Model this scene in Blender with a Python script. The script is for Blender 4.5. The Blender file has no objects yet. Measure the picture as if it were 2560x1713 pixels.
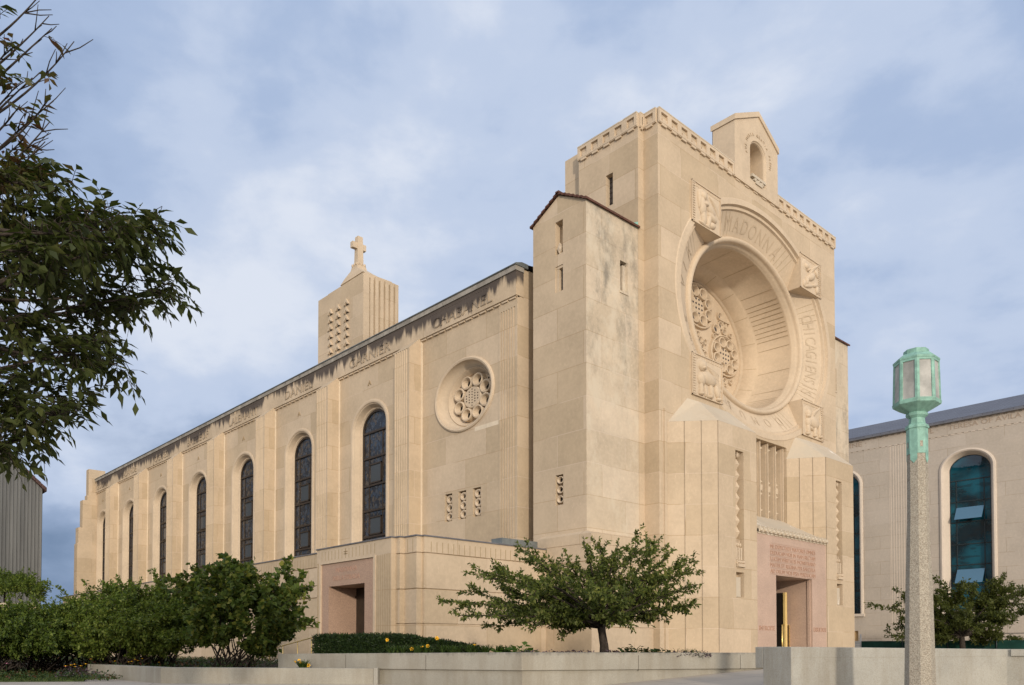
import bpy, bmesh, math, random
import numpy as np
from mathutils import Vector, Matrix
random.seed(7); RNG = np.random.default_rng(11)
R = math.radians
SC = bpy.context.scene
COL = SC.collection

# ------------------------------------------------------------------ camera
YAW, PITCH = 42.70, 1.42
CAM = (-32.816, -19.082, 0.0)
cam_d = bpy.data.cameras.new('camera'); cam = bpy.data.objects.new('camera', cam_d); COL.objects.link(cam)
cam.location = CAM; cam.rotation_euler = (R(90 + PITCH), 0, R(-YAW))
cam_d.sensor_width = 36; cam_d.lens = 2017.8 / 2560 * 36; cam_d.shift_y = (1570 - 856.5) / 2560
cam_d.clip_start = .1; cam_d.clip_end = 3000
SC.camera = cam

# ------------------------------------------------------------------ sun, sky, exposure
SUN_AZ, SUN_EL = 33.0, 11.0           # degrees from -y towards -x, and above the horizon
s_dir = Vector((-math.sin(R(SUN_AZ)) * math.cos(R(SUN_EL)), -math.cos(R(SUN_AZ)) * math.cos(R(SUN_EL)), math.sin(R(SUN_EL))))
sun_d = bpy.data.lights.new('sun', 'SUN'); sun_d.energy = 2.2; sun_d.angle = R(2.4); sun_d.color = (1.0, .885, .75)
sun = bpy.data.objects.new('sun', sun_d); COL.objects.link(sun)
sun.rotation_euler = s_dir.to_track_quat('Z', 'Y').to_euler(); sun.location = (-40, -60, 40)

W = bpy.data.worlds.new('World'); SC.world = W; W.use_nodes = True
nt = W.node_tree; nt.nodes.clear(); N = nt.nodes.new; L = nt.links.new
def wmath(op, a, b=None, c=None):
    n = N('ShaderNodeMath'); n.operation = op
    for i, v in enumerate((a, b, c)):
        if v is None: continue
        if isinstance(v, (int, float)): n.inputs[i].default_value = v
        else: L(v, n.inputs[i])
    return n.outputs[0]
def wramp(fac, stops, interp='EASE'):
    n = N('ShaderNodeValToRGB'); n.color_ramp.interpolation = interp
    e = n.color_ramp.elements
    while len(e) < len(stops): e.new(.5)
    for i, (p, c) in enumerate(stops): e[i].position = p; e[i].color = (*c, 1) if len(c) == 3 else c
    L(fac, n.inputs[0]); return n.outputs[0]
def wmix(f, a, b):
    n = N('ShaderNodeMix'); n.data_type = 'RGBA'
    for i, v in ((0, f), (6, a), (7, b)):
        if isinstance(v, (int, float)): n.inputs[i].default_value = v
        elif isinstance(v, tuple): n.inputs[i].default_value = (*v, 1)
        else: L(v, n.inputs[i])
    return n.outputs[2]
sky = N('ShaderNodeTexSky'); sky.sky_type = 'NISHITA'; sky.sun_disc = False
sky.sun_elevation = R(SUN_EL); sky.sun_rotation = R(180 + SUN_AZ); sky.altitude = 200; sky.dust_density = 1.5
bg_clear = N('ShaderNodeBackground'); bg_clear.inputs[1].default_value = .10; L(sky.outputs[0], bg_clear.inputs[0])
tc = N('ShaderNodeTexCoord'); sep = N('ShaderNodeSeparateXYZ'); L(tc.outputs['Generated'], sep.inputs[0])
dx, dy, dz = sep.outputs
ra = wmath('ADD', wmath('MULTIPLY', dx, math.cos(R(YAW))), wmath('MULTIPLY', dy, -math.sin(R(YAW))))
fa = wmath('ADD', wmath('MULTIPLY', dx, math.sin(R(YAW))), wmath('MULTIPLY', dy, math.cos(R(YAW))))
den = wmath('ADD', wmath('MAXIMUM', dz, 0.0), .34)
comb = N('ShaderNodeCombineXYZ')
L(ra, comb.inputs[0]); L(fa, comb.inputs[1]); L(dz, comb.inputs[2])
def wnoise(scale, detail, rough, off, stretch=(1, 1, 1), dist=.0):
    m = N('ShaderNodeMapping'); m.inputs['Location'].default_value = off; m.inputs['Scale'].default_value = stretch
    L(comb.outputs[0], m.inputs[0])
    n = N('ShaderNodeTexNoise'); n.inputs['Scale'].default_value = scale; n.inputs['Detail'].default_value = detail
    n.inputs['Roughness'].default_value = rough; n.inputs['Distortion'].default_value = dist; L(m.outputs[0], n.inputs['Vector'])
    return n.outputs['Fac']
n_big = wnoise(1.9, 6, .5, (1.7, 4.1, .6), (1.0, 1.0, 1.9), .15)
n_sml = wnoise(5.2, 8, .56, (7.3, 2.2, 0), (1.0, 1.0, 1.8), .15)
n_gap = wnoise(2.4, 4, .5, (3.6, 9.4, 0), (1, 1, 1.6), .3)
cl = wmath('ADD', wmath('MULTIPLY', n_big, .64), wmath('MULTIPLY', n_sml, .36))
cloud = wramp(cl, [(.36, (.30, .40, .60)), (.45, (.405, .51, .715)), (.53, (.53, .62, .795)), (.63, (.72, .775, .885))])
low = wramp(wmath('ADD', dz, wmath('MULTIPLY', wmath('SUBTRACT', n_sml, .5), .5)), [(.02, (1, 1, 1)), (.27, (0, 0, 0))])
leftw = wramp(wmath('ADD', wmath('MULTIPLY', ra, .5), .5), [(.22, (1, 1, 1)), (.56, (.0, .0, .0))])
cloud = wmix(wmath('MULTIPLY', wmath('MULTIPLY', low, leftw), .92), cloud, (.155, .232, .365))
# broad bright cloud glow added round the unseen low sun, as soft fill
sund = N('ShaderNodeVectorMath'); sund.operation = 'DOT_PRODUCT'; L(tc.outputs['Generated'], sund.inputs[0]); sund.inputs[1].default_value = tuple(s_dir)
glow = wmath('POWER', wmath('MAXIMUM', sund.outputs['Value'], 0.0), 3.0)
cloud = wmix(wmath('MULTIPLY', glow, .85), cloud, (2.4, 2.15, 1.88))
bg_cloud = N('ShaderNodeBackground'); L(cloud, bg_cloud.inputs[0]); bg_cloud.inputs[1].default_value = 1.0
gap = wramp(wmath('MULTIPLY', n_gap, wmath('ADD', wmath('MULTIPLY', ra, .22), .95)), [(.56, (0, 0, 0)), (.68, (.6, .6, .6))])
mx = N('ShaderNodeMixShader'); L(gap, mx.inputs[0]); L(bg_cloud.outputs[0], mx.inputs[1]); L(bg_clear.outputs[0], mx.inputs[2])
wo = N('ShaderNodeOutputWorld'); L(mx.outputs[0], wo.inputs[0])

vs = SC.view_settings; vs.view_transform = 'Standard'; vs.look = 'None'; vs.exposure = 0.0; vs.gamma = 1.0; vs.use_curve_mapping = False

# ------------------------------------------------------------------ coordinates of the street in front of the church
RV = np.array([math.cos(R(YAW)), -math.sin(R(YAW))]); FV = np.array([math.sin(R(YAW)), math.cos(R(YAW))])
def street(X, D, z=0.0):
    """X metres to the right and D metres ahead of the kerb where the photographer stands."""
    p = X * RV + D * FV
    return (CAM[0] + p[0], CAM[1] + p[1], z)
def at(px, py, D):
    X = (px - 1280) / 2017.8 * D
    return street(X, D, D * ((1570 - py) / 2017.8 + math.tan(R(PITCH))))

# ------------------------------------------------------------------ mesh helpers
class MB:
    def __init__(s): s.v = []; s.f = []; s.sm = []
    def add(s, vs, fs, smooth=False):
        o = len(s.v); s.v += [tuple(map(float, p)) for p in vs]; s.f += [tuple(i + o for i in f) for f in fs]
        s.sm += [smooth] * len(fs); return s
    def box(s, x0, x1, y0, y1, z0, z1):
        return s.add([(x0,y0,z0),(x1,y0,z0),(x1,y1,z0),(x0,y1,z0),(x0,y0,z1),(x1,y0,z1),(x1,y1,z1),(x0,y1,z1)],
                     [(0,3,2,1),(4,5,6,7),(0,1,5,4),(1,2,6,5),(2,3,7,6),(3,0,4,7)])
    def fbox(s, fr, u0, u1, z0, z1, n0, n1):
        P = fr
        return s.add([P(u0,z0,n0),P(u1,z0,n0),P(u1,z0,n1),P(u0,z0,n1),P(u0,z1,n0),P(u1,z1,n0),P(u1,z1,n1),P(u0,z1,n1)],
                     [(0,3,2,1),(4,5,6,7),(0,1,5,4),(1,2,6,5),(2,3,7,6),(3,0,4,7)])
    def prism(s, poly, z0, z1, top=True, bottom=True):
        n = len(poly)
        v = [(p[0], p[1], z0) for p in poly] + [(p[0], p[1], z1) for p in poly]
        f = [(i, (i+1) % n, (i+1) % n + n, i + n) for i in range(n)]
        if top: f.append(tuple(range(n, 2*n)))
        if bottom: f.append(tuple(range(n-1, -1, -1)))
        return s.add(v, f)
    def fprism(s, fr, poly, n0, n1, back=False):
        """polygon in the wall's (u,z) extruded from depth n0 (front) to n1"""
        n = len(poly)
        v = [fr(p[0], p[1], n0) for p in poly] + [fr(p[0], p[1], n1) for p in poly]
        f = [(i, (i+1) % n, (i+1) % n + n, i + n) for i in range(n)] + [tuple(range(n))]
        if back: f.append(tuple(range(2*n-1, n-1, -1)))
        return s.add(v, f)
    def strip(s, A, B, closed=True, smooth=False):
        n = len(A); m = n if closed else n - 1
        return s.add(list(A) + list(B), [(i, (i+1) % n, (i+1) % n + n, i + n) for i in range(m)], smooth)
    def rings(s, rr, closed=True, smooth=False, cap0=False, cap1=False):
        n = len(rr[0]); v = [p for r in rr for p in r]; f = []
        m = n if closed else n - 1
        for k in range(len(rr) - 1):
            f += [(k*n + i, k*n + (i+1) % n, (k+1)*n + (i+1) % n, (k+1)*n + i) for i in range(m)]
        if cap0: f.append(tuple(range(n-1, -1, -1)))
        if cap1: f.append(tuple(range((len(rr)-1)*n, len(rr)*n)))
        return s.add(v, f, smooth)
    def lathe(s, c, prof, n=8, a0=0.0, squash=1.0, cap=True, smooth=False):
        rr = [[(c[0] + r*math.cos(a0 + 2*math.pi*i/n), c[1] + r*math.sin(a0 + 2*math.pi*i/n), c[2] + z) for i in range(n)] for r, z in prof]
        return s.rings(rr, True, smooth, cap, cap)
    def tube(s, pts, rad, n=6, smooth=True):
        pts = [Vector(p) for p in pts]; rr = []
        for i, p in enumerate(pts):
            d = (pts[min(i+1, len(pts)-1)] - pts[max(i-1, 0)])
            if d.length < 1e-9: d = Vector((0, 0, 1))
            d.normalize(); a = d.orthogonal() if i == 0 else (a - d * a.dot(d))
            if a.length < 1e-6: a = d.orthogonal()
            a.normalize(); b = d.cross(a); r = rad[i] if not isinstance(rad, (int, float)) else rad
            rr.append([tuple(p + (a*math.cos(t) + b*math.sin(t)) * r) for t in [2*math.pi*k/n for k in range(n)]])
        return s.rings(rr, True, smooth, True, True)
    def ball(s, c, r, nu=10, nv=6, fr=None, rot=0.0, smooth=True):
        """ellipsoid; with fr it sits in a wall frame (u,z,n) and turns by rot in that wall"""
        rx, ry, rz = r if not isinstance(r, (int, float)) else (r, r, r)
        rr = []
        for j in range(nv + 1):
            t = math.pi * j / nv - math.pi/2; row = []
            for i in range(nu):
                a = 2*math.pi*i/nu
                p = (rx*math.cos(t)*math.cos(a), ry*math.cos(t)*math.sin(a), rz*math.sin(t))
                if fr:
                    u = p[0]*math.cos(rot) - p[1]*math.sin(rot); w = p[0]*math.sin(rot) + p[1]*math.cos(rot)
                    row.append(fr(c[0] + u, c[1] + w, c[2] + p[2]))
                else: row.append((c[0]+p[0], c[1]+p[1], c[2]+p[2]))
            rr.append(row)
        return s.rings(rr, True, smooth, True, True)
    def grid(s, fr, us, zs, skip=(), n=0.0):
        for i in range(len(us)-1):
            for j in range(len(zs)-1):
                if (i, j) in skip: continue
                s.add([fr(us[i],zs[j],n), fr(us[i+1],zs[j],n), fr(us[i+1],zs[j+1],n), fr(us[i],zs[j+1],n)], [(0,1,2,3)])
        return s
    def recess(s, fr, u0, u1, z0, z1, n0, n1, back=True):
        a = [(u0,z0),(u1,z0),(u1,z1),(u0,z1)]
        s.strip([fr(u,z,n0) for u,z in a], [fr(u,z,n1) for u,z in a])
        if back: s.add([fr(u,z,n1) for u,z in a], [(0,1,2,3)])
        return s
    def holed(s, fr, u0, u1, z0, z1, hole, n=0.0):
        cu = sum(h[0] for h in hole)/len(hole); cz = (min(h[1] for h in hole) + max(h[1] for h in hole))/2
        def cast(h):
            du, dz_ = h[0]-cu, h[1]-cz; t = 1e9; side = 0
            for k, (d, lim) in enumerate(((du, u1-cu), (dz_, z1-cz), (-du, cu-u0), (-dz_, cz-z0))):
                if d > 1e-9 and lim/d < t: t = lim/d; side = k
            return (cu+du*t, cz+dz_*t), side
        corner = {0: (u1, z1), 1: (u0, z1), 2: (u0, z0), 3: (u1, z0)}
        m = len(hole)
        for i in range(m):
            h, g = hole[i], hole[(i+1) % m]; (o, a), (q, b) = cast(h), cast(g)
            poly = [h, g, q]
            if a != b:
                k = a; cs = []
                while k != b: cs.append(corner[k]); k = (k+1) % 4
                poly += cs[::-1]
            poly.append(o)
            s.add([fr(p[0], p[1], n) for p in poly], [tuple(range(len(poly)))])
        return s
    def build(s, name, mat, parent=None, label=None, fix=True, bevel=0):
        me = bpy.data.meshes.new(name); me.from_pydata(s.v, [], s.f); me.update()
        if any(s.sm): me.polygons.foreach_set('use_smooth', s.sm)
        off = root_of(parent).location if parent else None
        if off is not None: me.transform(Matrix.Translation(-Vector(off)))
        if fix:
            bm = bmesh.new(); bm.from_mesh(me); bmesh.ops.remove_doubles(bm, verts=bm.verts, dist=2e-4)
            bmesh.ops.recalc_face_normals(bm, faces=bm.faces); bm.to_mesh(me); bm.free()
        me.materials.append(mat)
        o = bpy.data.objects.new(name, me); COL.objects.link(o)
        if parent: o.parent = parent
        if label: o['label'] = label
        if bevel:
            b = o.modifiers.new('bevel', 'BEVEL'); b.width = bevel; b.segments = 2; b.limit_method = 'ANGLE'; b.angle_limit = R(40)
        return o
def root_of(o):
    while o.parent: o = o.parent
    return o
def tag(o, label, cat, group=None):
    o['label'] = label; o['category'] = cat
    if group: o['group'] = group
    return o
def thing(name, label, cat, loc=(0, 0, 0), group=None):
    o = bpy.data.objects.new(name, None); COL.objects.link(o); o.location = loc; o.empty_display_size = .2
    return tag(o, label, cat, group)
def kind(o, k='structure'): o['kind'] = k; return o
def copy_part(o, parent, d):
    c = o.copy(); COL.objects.link(c); c.parent = parent; c.location = Vector(o.location) + Vector(d)
    for ch in [k for k in COL.objects if k.parent == o]:
        g = ch.copy(); COL.objects.link(g); g.parent = c
    return c
def glyphs(txt, size, depth=.0, align='CENTER'):
    cu = bpy.data.curves.new('t', 'FONT'); cu.body = txt; cu.size = size; cu.extrude = depth; cu.align_x = align; cu.resolution_u = 3
    ob = bpy.data.objects.new('t', cu); COL.objects.link(ob); bpy.context.view_layer.update()
    me = ob.evaluated_get(bpy.context.evaluated_depsgraph_get()).to_mesh()
    v = [tuple(p.co) for p in me.vertices]; f = [tuple(p.vertices) for p in me.polygons]
    bpy.data.objects.remove(ob); bpy.data.curves.remove(cu)
    return v, f
def lettering(mb, fr, txt, u, z, h, n, width=None, depth=.012, flip=1):
    v, f = glyphs(txt, h / .69, depth)
    if not v: return
    lo = min(p[0] for p in v); hi = max(p[0] for p in v); k = 1.0 if not width else width / (hi - lo)
    mid = (lo + hi) / 2
    mb.add([fr(u + flip * (p[0]-mid) * k, z + p[1], n + p[2]) for p in v], f)

# ------------------------------------------------------------------ materials
MATS = {}
class NT:
    def __init__(s, name):
        s.m = bpy.data.materials.new(name); s.m.use_nodes = True; s.t = s.m.node_tree; s.t.nodes.clear()
        s.out = s.t.nodes.new('ShaderNodeOutputMaterial'); s.b = s.t.nodes.new('ShaderNodeBsdfPrincipled')
        s.t.links.new(s.b.outputs[0], s.out.inputs[0]); MATS[name] = s.m
        s.pos = s.t.nodes.new('ShaderNodeNewGeometry')
    def n(s, k, **kw):
        x = s.t.nodes.new('ShaderNode' + k)
        for a, v in kw.items(): setattr(x, a, v)
        return x
    def put(s, sock, v):
        if isinstance(v, (int, float)): sock.default_value = v
        elif isinstance(v, tuple): sock.default_value = (*v, 1) if (len(v) == 3 and sock.type == 'RGBA') else v
        else: s.t.links.new(v, sock)
    def math(s, op, a, b=None, c=None, clamp=False):
        x = s.n('Math', operation=op); x.use_clamp = clamp
        for i, v in enumerate((a, b, c)):
            if v is not None: s.put(x.inputs[i], v)
        return x.outputs[0]
    def noise(s, vec, scale, detail=4, rough=.55, stretch=None, dist=0.0, out='Fac'):
        if stretch:
            mp = s.n('Mapping'); mp.inputs['Scale'].default_value = stretch; s.put(mp.inputs[0], vec); vec = mp.outputs[0]
        x = s.n('TexNoise'); s.put(x.inputs['Vector'], vec); x.inputs['Scale'].default_value = scale; x.inputs['Detail'].default_value = detail
        x.inputs['Roughness'].default_value = rough; x.inputs['Distortion'].default_value = dist
        return x.outputs[out]
    def ramp(s, fac, stops, interp='LINEAR'):
        x = s.n('ValToRGB'); x.color_ramp.interpolation = interp; e = x.color_ramp.elements
        while len(e) < len(stops): e.new(.5)
        for i, (p, c) in enumerate(stops):
            e[i].position = p; e[i].color = (c, c, c, 1) if isinstance(c, (int, float)) else (*c, 1)
        s.put(x.inputs[0], fac); return x.outputs[0]
    def mix(s, f, a, b, mode='MIX'):
        x = s.n('Mix', data_type='RGBA', blend_type=mode)
        s.put(x.inputs[0], f); s.put(x.inputs[6], a); s.put(x.inputs[7], b); return x.outputs[2]
    def bump(s, h, strength=.3, dist=.01):
        x = s.n('Bump'); x.inputs['Strength'].default_value = strength; x.inputs['Distance'].default_value = dist
        s.put(x.inputs['Height'], h); s.t.links.new(x.outputs[0], s.b.inputs['Normal'])
    def done(s, col, rough=.8, spec=.25, metal=0.0):
        s.put(s.b.inputs['Base Color'], col); s.put(s.b.inputs['Roughness'], rough)
        s.put(s.b.inputs['Specular IOR Level'], spec); s.put(s.b.inputs['Metallic'], metal); return s.m

def stone(name, base, joints=True, bw=2.7, bh=1.22, var=.10, stain=None, mott=.16):
    s = NT(name); P = s.pos.outputs['Position']
    xyz = s.n('SeparateXYZ'); s.put(xyz.inputs[0], P)
    nn = s.n('SeparateXYZ'); s.put(nn.inputs[0], s.pos.outputs['Normal'])
    ax = s.math('GREATER_THAN', s.math('ABSOLUTE', nn.outputs[0]), s.math('ABSOLUTE', nn.outputs[1]))
    u = s.math('ADD', s.math('MULTIPLY', ax, xyz.outputs[1]), s.math('MULTIPLY', s.math('SUBTRACT', 1.0, ax), xyz.outputs[0]))
    uv = s.n('CombineXYZ'); s.put(uv.inputs[0], s.math('ADD', u, 200.3)); s.put(uv.inputs[1], s.math('ADD', xyz.outputs[2], 40.72))
    n1 = s.noise(P, .55, 5, .6); n2 = s.noise(P, 7, 5, .62)
    nscr = s.noise(P, 9, 3, .6, (1, 1, .35), 1.2)
    b = Vector(base)
    col = s.mix(s.ramp(n1, [(.35, 0.0), (.68, 1.0)]), tuple(b * (1 - mott)), tuple(b * (1 + mott * .7)))
    col = s.mix(s.math('MULTIPLY', s.ramp(n2, [(.42, 0.0), (.62, 1.0)]), .22), col, tuple(b * 1.28))
    col = s.mix(s.math('MULTIPLY', s.ramp(nscr, [(.62, 0.0), (.70, 1.0)]), .35), col, tuple(b * 1.3))
    h = s.math('MULTIPLY', n2, .5)
    if joints:
        br = s.n('TexBrick'); s.put(br.inputs['Vector'], uv.outputs[0]); br.inputs['Scale'].default_value = 1
        br.inputs['Brick Width'].default_value = bw; br.inputs['Row Height'].default_value = bh; br.inputs['Mortar Size'].default_value = .012
        br.inputs['Mortar Smooth'].default_value = .2; br.offset = .5; br.inputs['Bias'].default_value = 0
        br.inputs['Color1'].default_value = (1, 1, 1, 1); br.inputs['Color2'].default_value = (1-var, 1-var*1.1, 1-var*1.4, 1); br.inputs['Mortar'].default_value = (.76, .70, .62, 1)
        col = s.mix(1.0, col, br.outputs['Color'], 'MULTIPLY')
        lm = s.ramp(s.noise(P, .35, 2, .5), [(.5, 0.0), (.56, 1.0)])
        col = s.mix(s.math('MULTIPLY', s.math('MULTIPLY', br.outputs['Fac'], lm), .6), col, tuple(Vector((b.x*1.25, b.y*1.3, b.z*1.42))))
        h = s.math('SUBTRACT', h, s.math('MULTIPLY', br.outputs['Fac'], .8))
    if stain == 'eave':       # soot streaks running down from the gutter
        f = s.noise(P, 2.2, 5, .65, (1, 1.5, .10)); g = s.noise(P, .42, 3, .55, (1, 1, .02))
        top = s.math('MULTIPLY', s.math('SUBTRACT', xyz.outputs[2], 14.25), .40)
        k = s.ramp(s.math('ADD', s.math('ADD', s.math('MULTIPLY', f, .74), s.math('MULTIPLY', g, .80)), top), [(.89, 0.0), (1.02, 1.0)])
        col = s.mix(s.math('MULTIPLY', k, .9), col, (.05, .042, .042))
    if stain == 'lichen':
        f = s.noise(P, .75, 8, .68, (1, 1, .45), .2); g = s.noise(P, 5, 6, .7)
        k = s.ramp(s.math('ADD', s.math('MULTIPLY', f, .75), s.math('MULTIPLY', g, .25)), [(.47, 0.0), (.62, .75)])
        hi = s.ramp(s.math('MULTIPLY', s.math('SUBTRACT', xyz.outputs[2], 5.0), .09), [(.2, 0.0), (.75, 1.0)])
        col = s.mix(s.math('MULTIPLY', k, hi), col, (.17, .16, .135))
        w = s.ramp(s.noise(P, 1.1, 7, .7, (1, 1, .6)), [(.50, 0.0), (.62, .55)])
        col = s.mix(w, col, (.60, .53, .41))
    if stain == 'grey':
        f = s.noise(P, 1.1, 7, .66); k = s.ramp(f, [(.36, .25), (.62, .85)])
        col = s.mix(k, col, (.49, .43, .335))
        w = s.ramp(s.noise(P, .95, 6, .72, (1, 1, .55), .6), [(.60, 0.0), (.66, .85)])
        col = s.mix(w, col, (.82, .76, .66))
    s.bump(h, .35, .02)
    return s.done(col, .88, .15)
LIME = (.538, .430, .306)
stone('limestone', LIME, var=.15, mott=.10)
stone('limestone_carved', (.545, .438, .314), joints=False, mott=.10)
stone('limestone_letter', (.49, .388, .272), joints=False, mott=.08)  # darker tone paints in the shading of the carved letters
stone('limestone_shadow_joint', (.33, .245, .145), joints=False, mott=.05)
stone('limestone_pale', (.66, .56, .42), joints=False, mott=.1)
stone('limestone_sooty', LIME, stain='eave', bw=3.4, bh=1.4)
stone('sooty_shaded_letter', tuple(c*.66 for c in LIME), joints=False, stain='eave')  # darkened base paints in carved shading; soot streaks lie over it
stone('limestone_lichen', (.56, .468, .352), stain='lichen')
stone('limestone_grey', (.56, .465, .345), joints=False, stain='grey')
stone('library_limestone', (.475, .415, .345), bw=2.3, bh=.92, var=.05, mott=.08)
stone('library_trim', (.58, .50, .41), joints=False, mott=.06)
stone('library_letter', (.37, .29, .22), joints=False, mott=.06)  # shading of the carved names put into a darker stone colour

def speckled(name, base, amp=.25, scale=38, rough=.6, spec=.3, tint=(.5, .5, .5), big=.12, bumpy=.15):
    s = NT(name); P = s.pos.outputs['Position']; b = Vector(base)
    v = s.n('TexVoronoi'); s.put(v.inputs['Vector'], P); v.inputs['Scale'].default_value = scale
    g = s.n('SeparateXYZ'); s.put(g.inputs[0], v.outputs['Color'])
    col = s.mix(s.ramp(g.outputs[0], [(.1, 0.0), (.9, 1.0)]), tuple(b*(1-amp)), tuple(b*(1+amp)))
    col = s.mix(s.math('MULTIPLY', s.math('GREATER_THAN', g.outputs[1], .86), .55), col, tint)
    n1 = s.noise(P, .8, 6, .62); col = s.mix(s.ramp(n1, [(.35, 0.0), (.7, 1.0)]), s.mix(1.0, col, (1-big, 1-big, 1-big), 'MULTIPLY'), col)
    s.bump(s.math('ADD', g.outputs[0], s.noise(P, scale*.7, 3)), bumpy, .006)
    return s, col, P
s_, c_, p_ = speckled('pink_granite', (.435, .295, .21), .10, 40, .5, .4, (.30, .20, .16)); s_.done(c_, .55, .35)
s_, c_, p_ = speckled('rose_granite', (.52, .375, .285), .06, 40, .5, .4, (.40, .27, .22), .16); s_.done(c_, .5, .35)
s_, c_, p_ = speckled('granite_letter', (.44, .27, .19), .10, 40, .5, .4, (.30, .20, .16)); s_.done(c_, .6, .3)  # deeper granite tone stands in for shading of the cut letters
def concrete(name, base, dirty=True):
    s, c, P = speckled(name, base, .055, 70, tint=(.36, .33, .27), big=.24, bumpy=.15)
    z = s.n('SeparateXYZ'); s.put(z.inputs[0], P)
    st = s.ramp(s.noise(P, 1.9, 7, .68, (1, 1, .16)), [(.44, 0.0), (.66, .55)])
    c = s.mix(st, c, (.235, .20, .145))
    if dirty:
        top = s.ramp(s.math('ADD', s.math('MULTIPLY', s.math('ADD', z.outputs[2], .22), 4.0), s.math('MULTIPLY', s.math('SUBTRACT', s.noise(P, 9, 6, .7, (1, 1, .35)), .5), 1.2)), [(.30, 0.0), (.62, .55)])
        c = s.mix(top, c, (.10, .095, .085))
    return s.done(c, .85, .2)
concrete('concrete_stained', (.40, .375, .31)); concrete('concrete', (.43, .415, .36), False)
s_, c_, p_ = speckled('exposed_aggregate', (.37, .33, .26), .26, 105, tint=(.19, .14, .095), big=.08, bumpy=.6); s_.done(c_, .8, .3)
def pavement():
    s = NT('pavement'); P = s.pos.outputs['Position']
    br = s.n('TexBrick'); mp = s.n('Mapping'); mp.inputs['Rotation'].default_value = (0, 0, R(24)); s.put(mp.inputs[0], P); s.put(br.inputs['Vector'], mp.outputs[0])
    br.offset = 0; br.inputs['Scale'].default_value = 1; br.inputs['Brick Width'].default_value = 1.6; br.inputs['Row Height'].default_value = 1.6
    br.inputs['Mortar Size'].default_value = .012; br.inputs['Color1'].default_value = (.50, .43, .345, 1); br.inputs['Color2'].default_value = (.47, .405, .33, 1); br.inputs['Mortar'].default_value = (.22, .20, .17, 1)
    c = s.mix(s.ramp(s.noise(P, .6, 6, .65), [(.35, .0), (.7, .45)]), br.outputs['Color'], (.38, .335, .28))
    c = s.mix(s.math('MULTIPLY', s.noise(P, 60, 2), .3), c, (.5, .45, .38))
    s.bump(s.noise(P, 40, 3), .2, .005); s.done(c, .9, .15)
pavement()
def plain(name, col, rough=.6, spec=.3, metal=0.0, var=.12, scale=6, dirt=None, bump=0.0):
    s = NT(name); P = s.pos.outputs['Position']; b = Vector(col)
    c = s.mix(s.ramp(s.noise(P, scale, 5, .6), [(.35, 0.0), (.68, 1.0)]), tuple(b*(1-var)), tuple(b*(1+var)))
    if dirt: c = s.mix(s.ramp(s.noise(P, scale*2.3, 7, .7), [(.58, 0.0), (.70, .8)]), c, dirt)
    if bump: s.bump(s.noise(P, scale*4, 4), bump, .01)
    return s.done(c, rough, spec, metal)
plain('verdigris_paint', (.23, .415, .335), .6, .3, 0, .22, 11, (.13, .22, .165))
plain('copper_green', (.25, .48, .42), .6, .3, 0, .2, 5)
plain('gutter_metal', (.17, .185, .18), .5, .4, .3, .25, 2, (.26, .27, .25))
plain('flashing', (.16, .155, .16), .5, .4, .2, .2, 3)
plain('bronze', (.045, .032, .022), .45, .4, .3, .2, 5)
plain('brass', (.83, .60, .22), .32, .5, .85, .08, 4)
plain('door_brass', (.90, .68, .28), .5, .5, .35, .05, 4)
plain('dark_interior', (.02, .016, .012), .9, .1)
plain('roof_tile', (.105, .050, .035), .7, .2, 0, .35, 9, None, .6)
plain('tile_edge', (.085, .05, .042), .7, .2, 0, .4, 3)
plain('bark', (.050, .040, .032), .9, .15, 0, .35, 14, None, .8)
plain('bark_grey', (.12, .10, .085), .9, .15, 0, .35, 12, None, .6)
plain('soil', (.045, .034, .025), .95, .1, 0, .4, 5, (.11, .07, .045), .9)
plain('lawn_ground', (.045, .065, .022), .95, .1, 0, .4, 3, (.07, .05, .03), .8)
plain('yellow_petal', (.90, .50, .03), .6, .2, 0, .1, 30)
plain('pink_petal', (.55, .22, .32), .6, .2, 0, .1, 30)
plain('flower_eye', (.12, .06, .02), .8, .2)
plain('coping_weathered', (.30, .275, .235), .85, .15, 0, .25, 1.6, (.07, .062, .058))
plain('joint_dark', (.12, .105, .085), .9, .1)
plain('mesh_screen', (.012, .055, .042), .7, .2, 0, .25, 2)
plain('rail_metal', (.55, .56, .56), .4, .5, .6, .1)
plain('utility_white', (.62, .62, .58), .6, .3, 0, .06)
plain('plywood', (.50, .33, .16), .8, .2, 0, .15, 3)
plain('window_frame_dark', (.02, .03, .035), .4, .4)
def tile_rows(name, a, b, w, h, rough=.6):
    s = NT(name); P = s.pos.outputs['Position']; xyz = s.n('SeparateXYZ'); s.put(xyz.inputs[0], P)
    uv = s.n('CombineXYZ'); s.put(uv.inputs[0], s.math('ADD', xyz.outputs[1], 100.0)); s.put(uv.inputs[1], s.math('ADD', s.math('MULTIPLY', xyz.outputs[2], 3.0), s.math('MULTIPLY', xyz.outputs[0], .6)))
    br = s.n('TexBrick'); s.put(br.inputs['Vector'], uv.outputs[0]); br.inputs['Scale'].default_value = 1; br.inputs['Brick Width'].default_value = w; br.inputs['Row Height'].default_value = h
    br.inputs['Mortar Size'].default_value = .03; br.inputs['Color1'].default_value = (*a, 1); br.inputs['Color2'].default_value = (*b, 1); br.inputs['Mortar'].default_value = (.05, .05, .06, 1)
    s.bump(br.outputs['Fac'], -.6, .03); s.done(s.mix(s.math('MULTIPLY', s.noise(P, 2, 5), .5), br.outputs['Color'], (.19, .20, .23)), rough, .3)
tile_rows('roof_slate', (.13, .14, .17), (.095, .10, .125), .6, .42)
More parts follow.
